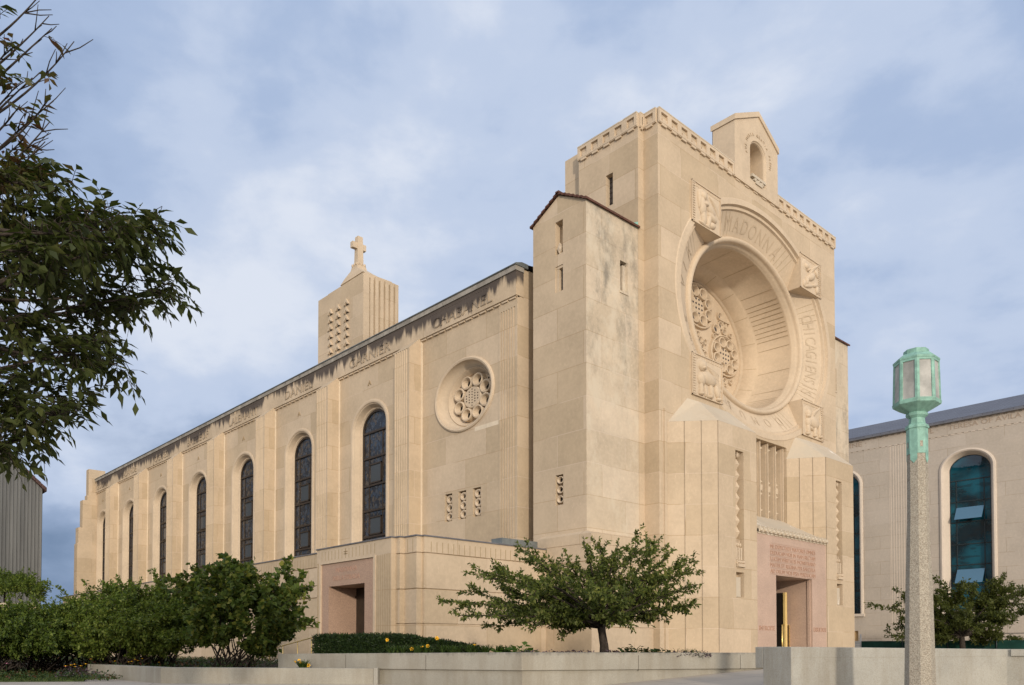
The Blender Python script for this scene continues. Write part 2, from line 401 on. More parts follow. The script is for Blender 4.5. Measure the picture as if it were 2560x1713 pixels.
def glass_stained():
    s = NT('stained_glass'); P = s.pos.outputs['Position']; xyz = s.n('SeparateXYZ'); s.put(xyz.inputs[0], P)
    uv = s.n('CombineXYZ'); s.put(uv.inputs[0], xyz.outputs[1]); s.put(uv.inputs[1], xyz.outputs[2])
    v = s.n('TexVoronoi'); s.put(v.inputs['Vector'], uv.outputs[0]); v.inputs['Scale'].default_value = 5.5; v.distance = 'MANHATTAN'
    g = s.n('SeparateXYZ'); s.put(g.inputs[0], v.outputs['Color'])
    c = s.ramp(g.outputs[0], [(.0, (.018, .022, .03)), (.35, (.045, .055, .07)), (.6, (.07, .06, .05)), (.8, (.03, .045, .07)), (1., (.10, .095, .085))], 'CONSTANT')
    e = s.n('TexVoronoi', feature='DISTANCE_TO_EDGE'); s.put(e.inputs['Vector'], uv.outputs[0]); e.inputs['Scale'].default_value = 5.5
    c = s.mix(s.ramp(e.outputs['Distance'], [(.02, .85), (.06, 0.0)]), c, (.012, .012, .014))
    s.bump(s.noise(P, 14, 3), .15, .01); s.done(c, .25, .35)
glass_stained()
def glass_dark(name, col, rough=.06, spec=.6, wob=.05):
    s = NT(name); s.bump(s.noise(s.pos.outputs['Position'], 2.0, 3), wob, .02); s.done(col, rough, spec)
glass_dark('slit_glass', (.06, .055, .06), .25); glass_dark('vent_glass', (.05, .06, .07), .12, .7);  glass_dark('sash_glass', (.05, .14, .22), .03, 1.0, .0)
def glass_library():
    s = NT('library_glass'); P = s.pos.outputs['Position']
    c = s.mix(s.ramp(s.noise(P, .33, 3, .5, (1, 1, 1.4)), [(.42, 0.0), (.60, 1.0)]), (.002, .016, .026), (.006, .085, .125))
    c = s.mix(s.math('MULTIPLY', s.ramp(s.noise(P, 2.2, 2, .5, (1, .4, 1.5)), [(.60, 0.0), (.63, 1.0)]), .5), c, (.004, .008, .012))
    s.bump(s.noise(P, 1.6, 2), .12, .02); s.done(c, .03, .9)
glass_library()
def lamp_glass():
    s = NT('frosted_glass'); P = s.pos.outputs['Position']
    c = s.mix(s.ramp(s.noise(P, 3.2, 5, .6), [(.35, 0.0), (.65, 1.0)]), (.36, .36, .33), (.66, .65, .60))
    c = s.mix(s.ramp(s.noise(P, 22, 4, .6), [(.70, 0.0), (.74, .9)]), c, (.13, .08, .05))
    tr = s.n('BsdfTranslucent'); s.put(tr.inputs[0], c); mxs = s.n('MixShader'); mxs.inputs[0].default_value = .3
    s.done(c, .45, .4); s.t.links.new(s.b.outputs[0], mxs.inputs[1]); s.t.links.new(tr.outputs[0], mxs.inputs[2]); s.t.links.new(mxs.outputs[0], s.out.inputs[0])
lamp_glass()
def ribbed():
    s = NT('ribbed_concrete'); P = s.pos.outputs['Position']
    n1 = s.noise(P, 1.3, 6, .6, (1, 1, .05)); c = s.mix(s.ramp(n1, [(.38, 0.0), (.66, 1.0)]), (.12, .125, .125), (.205, .21, .205))
    c = s.mix(s.math('MULTIPLY', s.noise(P, .25, 4, .6), .4), c, (.12, .115, .105)); s.done(c, .9, .15)
ribbed()
def leaf(name, cols, trans=.35, rough=.5, spec=.25):
    s = NT(name); at_ = s.n('Attribute', attribute_name='tint')
    k = len(cols); c = s.ramp(at_.outputs['Fac'], [(i / max(k-1, 1), cc) for i, cc in enumerate(cols)])
    s.done(c, rough, spec); tr = s.n('BsdfTranslucent'); s.put(tr.inputs[0], s.mix(1.0, c, (1.3, 1.35, .7), 'MULTIPLY'))
    mxs = s.n('MixShader'); mxs.inputs[0].default_value = trans
    s.t.links.new(s.b.outputs[0], mxs.inputs[1]); s.t.links.new(tr.outputs[0], mxs.inputs[2]); s.t.links.new(mxs.outputs[0], s.out.inputs[0])
leaf('ash_leaf', [(.038, .050, .015), (.062, .076, .021), (.094, .098, .030), (.125, .070, .038), (.14, .050, .036)])
leaf('shrub_leaf', [(0.053, 0.083, 0.017), (0.083, 0.124, 0.021), (0.118, 0.163, 0.028), (0.177, 0.212, 0.042)])
leaf('broad_leaf', [(0.050, 0.078, 0.017), (0.078, 0.116, 0.024), (0.118, 0.156, 0.033), (0.224, 0.224, 0.047)])
leaf('crab_leaf', [(0.054, 0.073, 0.020), (0.092, 0.120, 0.028), (0.136, 0.165, 0.042), (0.212, 0.224, 0.059)], .45)
leaf('locust_leaf', [(.050, .064, .017), (.078, .094, .023), (.115, .128, .034)], .4)
leaf('yew_leaf', [(.010, .022, .008), (.018, .036, .010), (.035, .060, .014)], .1)
leaf('blade_leaf', [(.030, .060, .014), (.055, .095, .022), (.09, .13, .035)])
leaf('hosta_leaf', [(.05, .10, .02), (.09, .15, .03), (.13, .20, .05)])
leaf('purple_leaf', [(.06, .035, .05), (.10, .065, .085), (.16, .12, .13)], .15)
leaf('coarse_leaf', [(.022, .045, .018), (.04, .075, .028), (.07, .10, .03), (.10, .03, .02)])
leaf('grass_blade', [(.04, .065, .018), (.065, .10, .022), (.10, .12, .035)])
M = MATS
# ================================================================== THE CHURCH
church = thing('church', 'cream limestone church with arched side windows, square front tower and huge round recessed window', 'church', (-2.0, 8.0, -.6))
Q = .79                                    # the round openings are a little flatter than true circles
def front(y=0.0): return lambda u, z, n: (u, y + n, z)           # n grows inwards
def side(x): return lambda u, z, n: (x + n, u, z)                # west wall, n grows inwards (+x)
GZ = -1.0
def ell(cu, cz, r, n=96): return [(cu + r*math.cos(2*math.pi*i/n), cz + Q*r*math.sin(2*math.pi*i/n)) for i in range(n)]
def arch(cu, zs, r, zb, n=28):
    return [(cu + r, zb)] + [(cu + r*math.cos(math.pi*i/n), zs + Q*r*math.sin(math.pi*i/n)) for i in range(n+1)] + [(cu - r, zb)]
def mould(mb, fr, outl, prof, smooth=False, closed=True):
    """sweep a (radius, depth) profile round an outline function"""
    for (r0, n0), (r1, n1) in zip(prof, prof[1:]):
        mb.strip([fr(u, z, n0) for u, z in outl(r0)], [fr(u, z, n1) for u, z in outl(r1)], closed, smooth)

# ---------------------------------------------------------------- front tower
TW = 7.41; TE = 7.55; TOP = 21.23
RC, RZ, RO = .35, 14.8, 6.67
F0 = front(0)
tw = MB()
tw.holed(F0, -TW, TE, 9.45, 20.72, ell(RC, RZ, RO))
tw.grid(F0, [-TW, -1.75, 2.45, TE], [GZ, 9.45], {(1, 0)})
tw.grid(F0, [-TW, TE], [20.72, TOP]); tw.recess(F0, -1.75, 2.45, GZ, 9.45, 0, .7, False)
for x0, x1 in ((-TW, -TW), (TE, TE)): tw.add([(x0, 0, GZ), (x0, .704, GZ), (x0, .704, TOP), (x0, 0, TOP)], [(0, 1, 2, 3)])
for a, b in ((-7.76, -TW), (TE, 7.9)): tw.add([(a, .704, GZ), (b, .704, GZ), (b, .704, TOP-.02), (a, .704, TOP-.02)], [(0, 1, 2, 3)])
SW = side(-7.76)
tw.grid(SW, [.704, 2.0, 2.37, 3.88], [GZ, 18.1, 19.42, TOP-.02], {(1, 1)}); tw.recess(SW, 2.0, 2.37, 18.1, 19.42, 0, .28, False)
tw.add([(7.9, .704, GZ), (7.9, 3.88, GZ), (7.9, 3.88, TOP), (7.9, .704, TOP)], [(0, 1, 2, 3)])
tw.add([(-7.76, 3.88, GZ), (7.9, 3.88, GZ), (7.9, 3.88, TOP-.02), (-7.76, 3.88, TOP-.02)], [(0, 1, 2, 3)])
tw.add([(-7.76, .704, TOP-.02), (7.9, .704, TOP-.02), (7.9, 3.88, TOP-.02), (-7.76, 3.88, TOP-.02)], [(0, 1, 2, 3)])
tw.add([(-TW, 0, TOP), (TE, 0, TOP), (TE, .704, TOP), (-TW, .704, TOP)], [(0, 1, 2, 3)])
tw.box(-7.42, 7.5, 3.88, 5.0, GZ, TOP + .12)
tw.build('tower_wall', M['limestone'], church)
g = MB(); g.fbox(SW, 2.0, 2.37, 18.1, 19.42, .24, .27); sl = g.build('slit_window', M['slit_glass'], church)
g = MB(); [g.fbox(SW, 2.0, 2.37, 18.1 + k*.22, 18.12 + k*.22, .22, .24) for k in range(1, 6)]; g.fbox(SW, 2.17, 2.19, 18.1, 19.42, .22, .24); g.build('glazing_bar', M['bronze'], sl)

# parapet with sunken square panels and a dentil course
pa = MB(); cap = MB()
def parapet(fr, a, b, step=.68, dirn=1, z0=20.72, proud=.085):
    nn = max(1, round((b - a) / step)); st = (b - a) / nn
    pa.fbox(fr, a, b, 21.12, TOP + .002, -proud, .02); pa.fbox(fr, a, b, z0, z0 + .07, -proud, .02)
    for i in range(nn + 1):
        u = a + i*st; lo, hi = max(a, u - .13), min(b, u + .13); pa.fbox(fr, lo, hi, z0 + .07, 21.12, -proud, .02)
    for i in range(nn):
        u = a + (i+.5)*st; w = st/2 - .13
        pa.fbox(fr, u - w*.35, u + w, z0 + .07, z0 + .22, -proud + .04, .02) if dirn > 0 else pa.fbox(fr, u - w, u + w*.35, z0 + .07, z0 + .22, -proud + .03, .02)
        if i % 1 == 0: pa.fbox(fr, u - st*.23, u + st*.23, z0 - .10, z0, -proud + .01, .01)
    pa.fbox(fr, a, b, z0 - .03, z0, -proud + .015, .01)
    cap.fbox(fr, a - .0, b + .0, TOP + .002, TOP + .05, -proud - .01, .3)
parapet(F0, -TW, -2.02, .68); parapet(F0, 1.70, TE, .68)
pa.fbox(F0, -2.0, 1.68, 20.68, 20.745, -.088, .02)
for i in range(5): pa.fbox(F0, -1.83 + i*.74, -1.49 + i*.74, 20.62, 20.72, -.04, .01)
parapet(side(-TW), .05, .704, .6, -1); parapet(side(-7.76), .71, 3.88, .62, -1); parapet(front(.704), -7.7, -TW - .06, .3)
pa.build('parapet', M['limestone_carved'], church); cap.build('coping_trim', M['limestone_grey'], church)

# bell niche standing on the parapet
nx0, nx1, nzs, nza = -2.0, 1.68, 23.2, 24.2; nc = -.05
bn = MB(); FN = front(-.09)
hole = arch(nc, 22.45, .70, 21.05)
body = [(nx0, 20.72), (nx1, 20.72), (nx1, nzs), (nc, nza), (nx0, nzs)]
bn.holed(FN, nx0, nx1, 20.74, 23.2, hole); bn.add([FN(nx0, 23.2, 0), FN(nx1, 23.2, 0), FN(nc, nza, 0)], [(0, 1, 2)])
bn.fprism(FN, [(nx0, 20.72), (nx0, nzs), (nc, nza), (nx1, nzs), (nx1, 20.72)], 1.12, 1.14, True)
for a, b in (((nx0, 20.72), (nx0, nzs)), ((nx1, 20.72), (nx1, nzs))): bn.add([FN(*a, 0), FN(*b, 0), FN(*b, 1.14), FN(*a, 1.14)], [(0, 1, 2, 3)])
mould(bn, FN, lambda r: arch(nc, 22.45, r, 21.05), [(.70, 0), (.66, .05), (.63, .06), (.60, .12), (.60, .95)], closed=False)
bn.fprism(FN, arch(nc, 22.45, .62, 21.05), .94, .96)
nich = bn.build('bell_niche', M['limestone_carved'], church)
cp = MB()
ox = .05
roofl = [(nx0-ox, nzs-.02), (nx0-ox, nzs+.22), (nc, nza+.2), (nx1+ox, nzs+.22), (nx1+ox, nzs-.02), (nc, nza-.03)]
cp.fprism(FN, roofl, -.06, 1.2, True); cp.build('gable_coping', M['limestone_carved'], nich)
br = MB()
for k, (w, z0, z1) in enumerate(((.30, 20.98, 21.08), (.42, 21.08, 21.16), (.58, 21.22, 21.34))): br.fbox(FN, nc - w, nc + w, z0, z1, -.05 + .0*k, .55)
for u in (-.28, 0, .28): br.ball((nc + u, 21.15, .02), (.12, .075, .10), 8, 5, FN)
br.build('statue_bracket', M['limestone_grey'], nich)
lt = MB(); v_, f_ = None, None
txt = 'AVE MARIA GRATIA PLENA'
for i, ch in enumerate(txt):
    if ch == ' ': continue
    a = math.pi * (1.10 - 1.20 * i / (len(txt)-1)); v, f = glyphs(ch, .23, .008)
    rr, zc = .98, 22.42
    def pl(p): return FN(nc + rr*math.cos(a) + p[0]*math.sin(a) + p[1]*math.cos(a), zc + Q*rr*math.sin(a) - p[0]*math.cos(a)*Q + p[1]*math.sin(a)*Q, p[2] - .012)
    lt.add([pl(p) for p in v], f)
lt.build('niche_lettering', M['limestone_letter'], nich)

# ---------------------------------------------------------------- great round window
rose = None
ring = MB(); OR = lambda r: ell(RC, RZ, r)
mould(ring, F0, OR, [(RO, .0), (6.62, -.03), (6.34, -.03), (6.30, .10), (6.14, .10), (6.10, .20)])
mould(ring, F0, OR, [(6.10, .20), (4.99, .68)])
rose = ring.build('round_window', M['limestone_carved'], church)
rl = MB(); mould(rl, F0, OR, [(5.00, .70)] + [(4.82 + .16*math.cos(t), .70 - .16*math.sin(t)) for t in [math.pi*k/8 for k in range(9)]] + [(4.64, .80), (4.56, .82), (4.56, .92), (4.50, .95), (4.50, 1.05)], True)
rl.build('roll_moulding', M['limestone_carved'], rose)
DR = [(4.50, 1.05), (4.37, 2.75)]; DI = [(4.37, 2.75), (4.30, 2.79), (3.97, 3.40), (3.97, 3.43), (3.88, 3.46), (3.88, 3.56)]
dm = MB(); mould(dm, F0, OR, DR, True); mould(dm, F0, OR, DI, True); dm.build('splayed_drum', M['limestone_carved'], rose)
jl = MB()
def radial(a, p0, p1, w=.022, lift=.006):
    (r0, n0), (r1, n1) = p0, p1; da = w / r0 / 2
    pt = lambda r, n, t: F0(RC + (r - lift)*math.cos(t), RZ + Q*(r - lift)*math.sin(t), n - lift*.3)
    jl.add([pt(r0, n0, a-da), pt(r0, n0, a+da), pt(r1, n1, a+da*1.05), pt(r1, n1, a-da*1.05)], [(0, 1, 2, 3)])
for d in (100, 76, 52, 8, -12, -33, 122, 145, 170, 192, 215): radial(R(d), (4.48, 1.06), (4.375, 2.74))
for k in range(9):
    radial(R(44 - k*3.6), (4.48, 1.06), (4.375, 2.74), .03); radial(R(-44 - k*3.4), (4.48, 1.06), (4.375, 2.74), .022); radial(R(136 + k*3.6), (4.48, 1.06), (4.375, 2.74), .03)
for d in range(-50, 130, 22): radial(R(d), (4.29, 2.80), (3.98, 3.39))
for d in range(-170, 170, 20): pass
for base in (45, 135, 225, 315):               # fan of fine lines beside each relief block
    for s in (-1, 1):
        for k in range(4): radial(R(base + s*(13.5 + k*3.2)), (6.06, .21), (5.02, .67), .022)
jl.build('joint', M['limestone_shadow_joint'], rose)
def ring_text(txt, a0, a1, h):
    rt = MB()
    for i, ch in enumerate(txt):
        if ch == ' ': continue
        a = R(a0 + (a1-a0) * i / max(len(txt)-1, 1)); v, f = glyphs(ch, h/.69, .004)
        for_v = []
        for p in v:
            r = 5.22 + p[1]; t = a - p[0]*.80/5.5; dep = .20 + (6.10 - r)/(6.10-4.99)*.48
            for_v.append(F0(RC + r*math.cos(t), RZ + Q*r*math.sin(t), dep - .014 + p[2]))
        rt.add(for_v, f)
    rt.build('ring_lettering', M['limestone_letter'], rose)
ring_text('\u00b7MADONNA\u00b7', 119, 62, .66); ring_text('CHICAGIENSIS', 24, -27, .62); ring_text('DE VIA', 204, 156, .62); ring_text('DOMUS', -66, -112, .55)
# pierced stone tracery
FT = front(3.56); tr = MB(); tr.fprism(FT, ell(RC, RZ, 3.9), 0, .12)
gl = MB()
def eye(cu, cz, r, h=.12, hole=.66):
    o = lambda q: ell(cu, cz, q, 20)
    mould(tr, FT, o, [(r, 0), (r*.97, -h), (r*.80, -h*1.08), (r*.72, -h*.95), (r*.46, -.012)])
    gl.fprism(FT, o(r*.47), -.012, 0)
def small_rose(cu, cz, Rr):
    mould(tr, FT, lambda q: ell(cu, cz, q, 48), [(Rr*1.02, 0), (Rr*1.0, -.16), (Rr*.95, -.18), (Rr*.90, -.10), (Rr*.88, 0)])
    for k in range(8):
        a = 2*math.pi*(k+.5)/8; eye(cu + Rr*.655*math.cos(a), cz + Q*Rr*.655*math.sin(a), Rr*.262, .20)
    mould(tr, FT, lambda q: ell(cu, cz, q, 28), [(Rr*.42, 0), (Rr*.40, -.08)]); tr.fprism(FT, ell(cu, cz, Rr*.40, 28), -.08, 0)
    for i, n in ((-1.5, 2), (-.5, 4), (.5, 4), (1.5, 2)):
        for j in range(n): gl.fprism(FT, ell(cu + i*Rr*.18, cz + (j-(n-1)/2)*Rr*.18*Q*1.15, Rr*.05, 8), -.088, -.07)
small_rose(RC, 16.72, 1.36); small_rose(RC + 2.35, 14.8, 1.30); small_rose(RC, 12.9, 1.36); small_rose(RC - 2.35, 14.8, 1.30)
for su in (-1, 1):
    for sz in (-1, 1):
        for du, dz_, r in ((1.62, 1.22, .27), (2.02, 1.50, .22), (2.35, 1.62, .17), (1.95, 1.95, .20), (2.35, 1.25, .18), (1.45, .62*1.3, .15), (2.9, 1.2, .13)):
            eye(RC + su*du, RZ + sz*dz_, r*1.22, .12)
for du, dz_, r in ((0, 0, .22), (.42, .0, .2), (-.42, 0, .2), (.22, .32, .2), (-.22, .32, .2), (.22, -.32, .2), (-.22, -.32, .2), (.62, .3, .17), (-.62, .3, .17), (.62, -.3, .17), (-.62, -.3, .17), (0, .56, .16), (0, -.56, .16)):
    eye(RC + du, RZ + dz_, r*1.08, .12)
for su in (-1, 1):
    tr.fbox(FT, RC + su*2.3 - .42, RC + su*2.3 + .42, 16.52, 16.60, -.16, 0)
trc = tr.build('tracery', M['limestone_carved'], rose); gl.build('glazing', M['slit_glass'], rose)

# four carved symbols in blocks across the ring
def relief(x0, x1, z0, z1, fig, flip=1):
    w, h = x1-x0, z1-z0; fr = F0; mb = MB(); mb.fbox(fr, x0, x1, z0, z1, -.045, .78)
    f = .035
    for a, b, c, d in ((x0, x1, z1-f, z1), (x0, x1, z0, z0+f), (x0, x0+f, z0, z1), (x1-f, x1, z0, z1)): mb.fbox(fr, a, b, c, d, -.09, -.04)
    uu = (lambda t: x0 + t*w) if flip > 0 else (lambda t: x1 - t*w); e = .14
    for k in range(16):                                    # notched border
        mb.fbox(fr, *sorted((uu(.035), uu(.115))), z0 + h*(.04+k*.06), z0 + h*(.075+k*.06), -.075, -.04)
        mb.fbox(fr, *sorted((uu(.05+k*.06), uu(.08+k*.06))), z1 - h*.10, z1 - h*.03, -.065, -.04)
    for u, z, ru, rz, rot, dep in fig: mb.ball((uu(u), z0 + z*h, -.03), (ru*w, rz*h, dep), 12, 6, fr, rot*flip)
    return mb.build('relief_block', M['limestone_carved'], rose)
wing = lambda u, z, s, r: [(u + .05*k*math.cos(r), z - .055*k, s*(1-.1*k), .045, r - .06*k, .10 - .012*k) for k in range(5)]
angel = [(.40, .78, .19, .17, 0, .07), (.40, .77, .10, .12, 0, .16), (.36, .50, .13, .26, .05, .15), (.62, .56, .22, .13, -.35, .11), (.24, .62, .045, .24, .1, .14), (.42, .56, .16, .05, .15, .18),
         (.70, .36, .17, .10, -.25, .13), (.40, .25, .09, .22, .15, .13), (.58, .22, .07, .20, -.3, .12), (.70, .16, .12, .09, .2, .13), (.34, .07, .12, .04, -.2, .12), (.52, .06, .10, .04, -.2, .12)] + wing(.74, .74, .20, -.55)
eagle = [(.72, .74, .20, .19, 0, .05), (.70, .70, .11, .10, 0, .15), (.64, .62, .06, .05, -.5, .2), (.48, .48, .22, .12, -.45, .15), (.22, .66, .12, .07, .8, .12), (.30, .30, .17, .07, -.3, .12), (.68, .30, .07, .16, .2, .12), (.62, .16, .24, .06, -.28, .12), (.20, .20, .08, .14, 0, .12), (.82, .18, .06, .12, .1, .11)] + wing(.30, .82, .24, -.5)
lion = [(.34, .80, .20, .17, 0, .06), (.33, .76, .13, .14, 0, .18), (.33, .70, .06, .05, 0, .24), (.52, .50, .28, .17, -.12, .17), (.30, .44, .13, .18, .1, .17), (.28, .20, .06, .18, 0, .15), (.42, .18, .05, .16, .15, .13), (.62, .22, .07, .20, .2, .14), (.82, .26, .09, .18, .35, .14), (.28, .08, .08, .05, 0, .19), (.56, .07, .08, .05, 0, .19), (.86, .08, .08, .05, 0, .19), (.90, .52, .04, .20, .1, .10)] + wing(.66, .74, .28, -.25) + wing(.70, .58, .26, -.2)
ox = [(.72, .72, .20, .17, 0, .05), (.72, .66, .11, .14, 0, .18), (.78, .57, .06, .06, .2, .22), (.48, .46, .28, .18, .1, .17), (.72, .42, .13, .17, 0, .17), (.20, .28, .06, .24, .05, .14), (.42, .22, .06, .18, .2, .13), (.74, .22, .07, .2, -.1, .15), (.60, .26, .12, .05, .3, .14), (.16, .10, .08, .04, 0, .18), (.44, .08, .07, .04, 0, .18), (.78, .07, .08, .04, 0, .19), (.14, .58, .03, .2, 0, .09)] + wing(.34, .82, .26, -.5)
relief(-5.22, -3.10, 17.56, 19.27, angel); relief(3.82, 5.92, 17.56, 19.27, eagle, -1); relief(-5.27, -3.06, 10.36, 12.10, lion); relief(3.89, 6.03, 10.34, 12.08, ox, -1)

# ---------------------------------------------------------------- splayed buttresses either side of the entrance
YF = -1.45; FB = front(YF)
def buttress(m):
    X = (lambda x: x) if m < 0 else (lambda x: 2*RC - x)
    bo, fo, fi, bi = (-6.86, .02), (-5.55, YF), (-2.72, YF), (-1.72, .02)
    mb = MB(); zt = 8.93
    us = [X(-5.55), X(-4.32), X(-3.72), X(-2.72)]; zs = [GZ, 2.03, 3.05, 3.25, 7.97, zt]
    sk = {(1, 1), (1, 3)}
    if m > 0: us = us[::-1]
    mb.grid(FB, us, zs, sk)
    a, b = sorted((X(-4.32), X(-3.72))); mb.recess(FB, a, b, 3.25, 7.97, 0, .36); mb.recess(FB, a, b, 2.03, 3.05, 0, .3)
    # side splays in three flats with sunk joints between
    def splay(p, q):
        P = lambda t, o: (p[0] + (q[0]-p[0])*t, p[1] + (q[1]-p[1])*t)
        nx_, ny_ = -(q[1]-p[1]), (q[0]-p[0]); l = math.hypot(nx_, ny_); s = .035
        if (nx_*(1 if p[0] < (fo[0]+fi[0])/2 else -1)) > 0: nx_, ny_ = -nx_, -ny_
        for k in range(3):
            t0, t1 = k/3 + .012, (k+1)/3 - .012
            A, B = P(t0, 0), P(t1, 0)
            mb.add([(X(A[0]), A[1], GZ), (X(B[0]), B[1], GZ), (X(B[0]), B[1], zt), (X(A[0]), A[1], zt)], [(0, 1, 2, 3)])
        A, B = P(0, 0), P(1, 0); cx = (bo[0]+bi[0])/2
        ins = lambda A_: (A_[0] + (.035 if A_[0] < cx else -.035), A_[1] + .012)
        A, B = ins(A), ins(B)
        mb.add([(X(A[0]), A[1], GZ), (X(B[0]), B[1], GZ), (X(B[0]), B[1], zt), (X(A[0]), A[1], zt)], [(0, 1, 2, 3)])
    splay(bo, fo); splay(bi, fi)
    par = mb.build('buttress', M['limestone'], church)
    c = MB(); z2 = zt + .002
    pts = [(X(bo[0]), .02, z2), (X(fo[0]), YF-.002, z2), (X(fi[0]), YF-.002, z2), (X(bi[0]), .02, z2), (X(-5.55), .02, 10.15), (X(-2.55), .02, 10.12), (X(-5.2), -.35, 9.98), (X(-3.1), -.35, 9.98)]
    c.add(pts, [(0, 1, 6, 4), (1, 2, 7, 6), (2, 3, 5, 7), (4, 6, 7, 5), (0, 3, 2, 1)])
    c.build('sloped_top', M['limestone_grey'], par)
    cc = MB(); cu = (a+b)/2
    cc.rings([[(cu + r*math.cos(t), YF + .20 + r*math.sin(t), z) for t in (0, math.pi/2, math.pi, 3*math.pi/2)] for k in range(7) for r, z in ((.05, 4.45 + k*.46), (.19, 4.68 + k*.46))] + [[(cu + .05*math.cos(t), YF + .2 + .05*math.sin(t), 7.67) for t in (0, math.pi/2, math.pi, 3*math.pi/2)]], True, False, True, True)
    for k in range(8): t = k*math.pi/4; cc.tube([(cu, YF+.1, 7.83), (cu + .17*math.cos(t), YF + .08, 7.83 + .12*math.sin(t))], [.03, .012], 5, False)
    for s_ in (-.17, 0, .17):
        cc.fbox(FB, cu + s_ - .05, cu + s_ + .05, 3.55, 4.05, .04, .3); cc.ball((cu + s_, 4.17, .12), (.055, .09, .07), 8, 5, FB)
        cc.fprism(FB, [(cu+s_-.085, 4.05), (cu+s_, 4.42), (cu+s_+.085, 4.05)], .14, .3)
    cc.fbox(FB, a, b, 3.38, 3.52, -.04, .3); cc.fbox(FB, a + .03, b - .03, 3.26, 3.38, -.09, .3)
    for s_ in (-.2, -.07, .07, .2): cc.ball((cu + s_, 3.45, -.05), (.06, .055, .05), 8, 5, FB)
    cc.build('carved_column', M['limestone_carved'], par)
    n2 = MB(); n2.fbox(FB, a + .10, b - .12, 2.06, 2.86, .1, .28); n2.build('niche_panel', M['limestone_grey'], par)
buttress(-1); buttress(1)
bd = MB(); bd.box(-7.12, -7.0, -.05, 0, GZ, 9.4); bd.build('fillet', M['limestone'], church)

# window grille between the buttresses
gr = MB(); FG = front(.2)
for k in range(7):
    u = 2.42 - .69*k; gr.fbox(FG, u - .12, u - .02, 5.6, 9.7, .02, .4); gr.fbox(FG, u - .10, u - .04, 5.6, 9.6, -.08, .02); gr.fbox(FG, u + .0, u + .05, 5.6, 9.6, -.02, .3)
    for zc in (9.15, 7.62, 7.05, 6.3): gr.fprism(FG, [(u+.02, zc-.07), (u+.24, zc+.01), (u+.02, zc+.06)], -.02, .2)
    for zc in (7.33,): gr.fbox(FG, u+.02, u + .19, zc - .14, zc + .14, -.04, .2)
gp = gr.build('window_grille', M['limestone_carved'], church)
b_ = MB(); b_.fbox(FG, -1.75, 2.45, 5.4, 9.9, .42, .46); b_.build('grille_panel', M['limestone_grey'], gp)

# ---------------------------------------------------------------- main entrance in rose granite
FE = front(YF + .03); en = MB()
ex0, ex1, dx0, dx1, dh, ph = -2.68, 3.44, -1.15, 2.04, 3.11, 4.80
en.grid(FE, [ex0, dx0, dx1, ex1], [GZ, dh, ph], {(1, 0)}); en.recess(FE, dx0, dx1, GZ, dh, 0, 1.9, False)
en.fbox(FE, dx1 - .05, dx1 + .0, GZ, dh - .02, .10, .22)
ent = en.build('entrance_surround', M['rose_granite'], church)
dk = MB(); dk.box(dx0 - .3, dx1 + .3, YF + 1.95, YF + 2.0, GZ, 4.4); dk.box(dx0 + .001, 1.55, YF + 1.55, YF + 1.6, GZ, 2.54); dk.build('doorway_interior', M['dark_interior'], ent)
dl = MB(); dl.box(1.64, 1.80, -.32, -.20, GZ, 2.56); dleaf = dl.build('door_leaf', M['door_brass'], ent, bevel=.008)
dp_ = MB(); dp_.box(1.69, 1.79, -.20, .48, GZ, 2.55); dp_.build('door_panel', M['dark_interior'], dleaf)  # near-black colour stands in for the dark interior mirrored in the leaf
hd = MB()
for xx, s_ in ((1.36, 1), (2.0, -1)):
    hd.tube([(xx, -.30, GZ), (xx, -.30, 1.06), (xx + s_*.24, -.28, 1.06)], .030, 6)
hd.build('pull_handle', M['brass'], dleaf)
ins = MB()
LINES = ['ME EXPECTATE VIATORES OMNES', 'DEDUCAM VOS IN VIAM RECTAM', 'LUCEM VERITATIS MONSTRABO', 'MATER ET REGINA PER SAECULA', 'AD DEUM VOS IPSA PERDUCAM']
for i, t in enumerate(LINES): lettering(ins, FE, t, .36, 4.24 - i*.262, .165, -.005, 3.95, .012)
for i in range(6): ins.fbox(FE, -1.62, 2.34, 4.455 - i*.262, 4.463 - i*.262, -.012, 0)
lettering(ins, FE, 'INTROITE', -1.92, .74, .19, -.005, 1.25, .012); lettering(ins, FE, 'EXSULTATE', 2.74, .74, .19, -.005, 1.2, .012)
ins.build('inscription_lettering', M['granite_letter'], ent)
co = MB(); cz0 = ph + .05
co.add([(ex0, YF - .06, cz0 + .10), (ex1, YF - .06, cz0 + .10), (2.45, .22, 6.0), (-1.75, .22, 6.0), (ex0, YF - .06, cz0), (ex1, YF - .06, cz0), (ex1, YF + .3, cz0), (ex0, YF + .3, cz0)], [(0, 1, 2, 3), (0, 4, 5, 1), (4, 7, 6, 5)])
for i in range(18):
    u = ex0 + .17 + i*(ex1-ex0-.34)/17
    co.ball((u, cz0 + .08, -.09), (.10, .085, .10), 8, 5, FE); co.fprism(FE, [(u-.12, cz0+.08), (u, cz0+.26), (u+.12, cz0+.08)], -.07, .1)
    co.fbox(FE, u - .11, u + .11, cz0 - .07, cz0 - .01, -.03, .05)
co.fbox(FE, ex0, ex1, cz0 - .03, cz0, -.02, .05)
con = co.build('entrance_cornice', M['limestone_grey'], church)

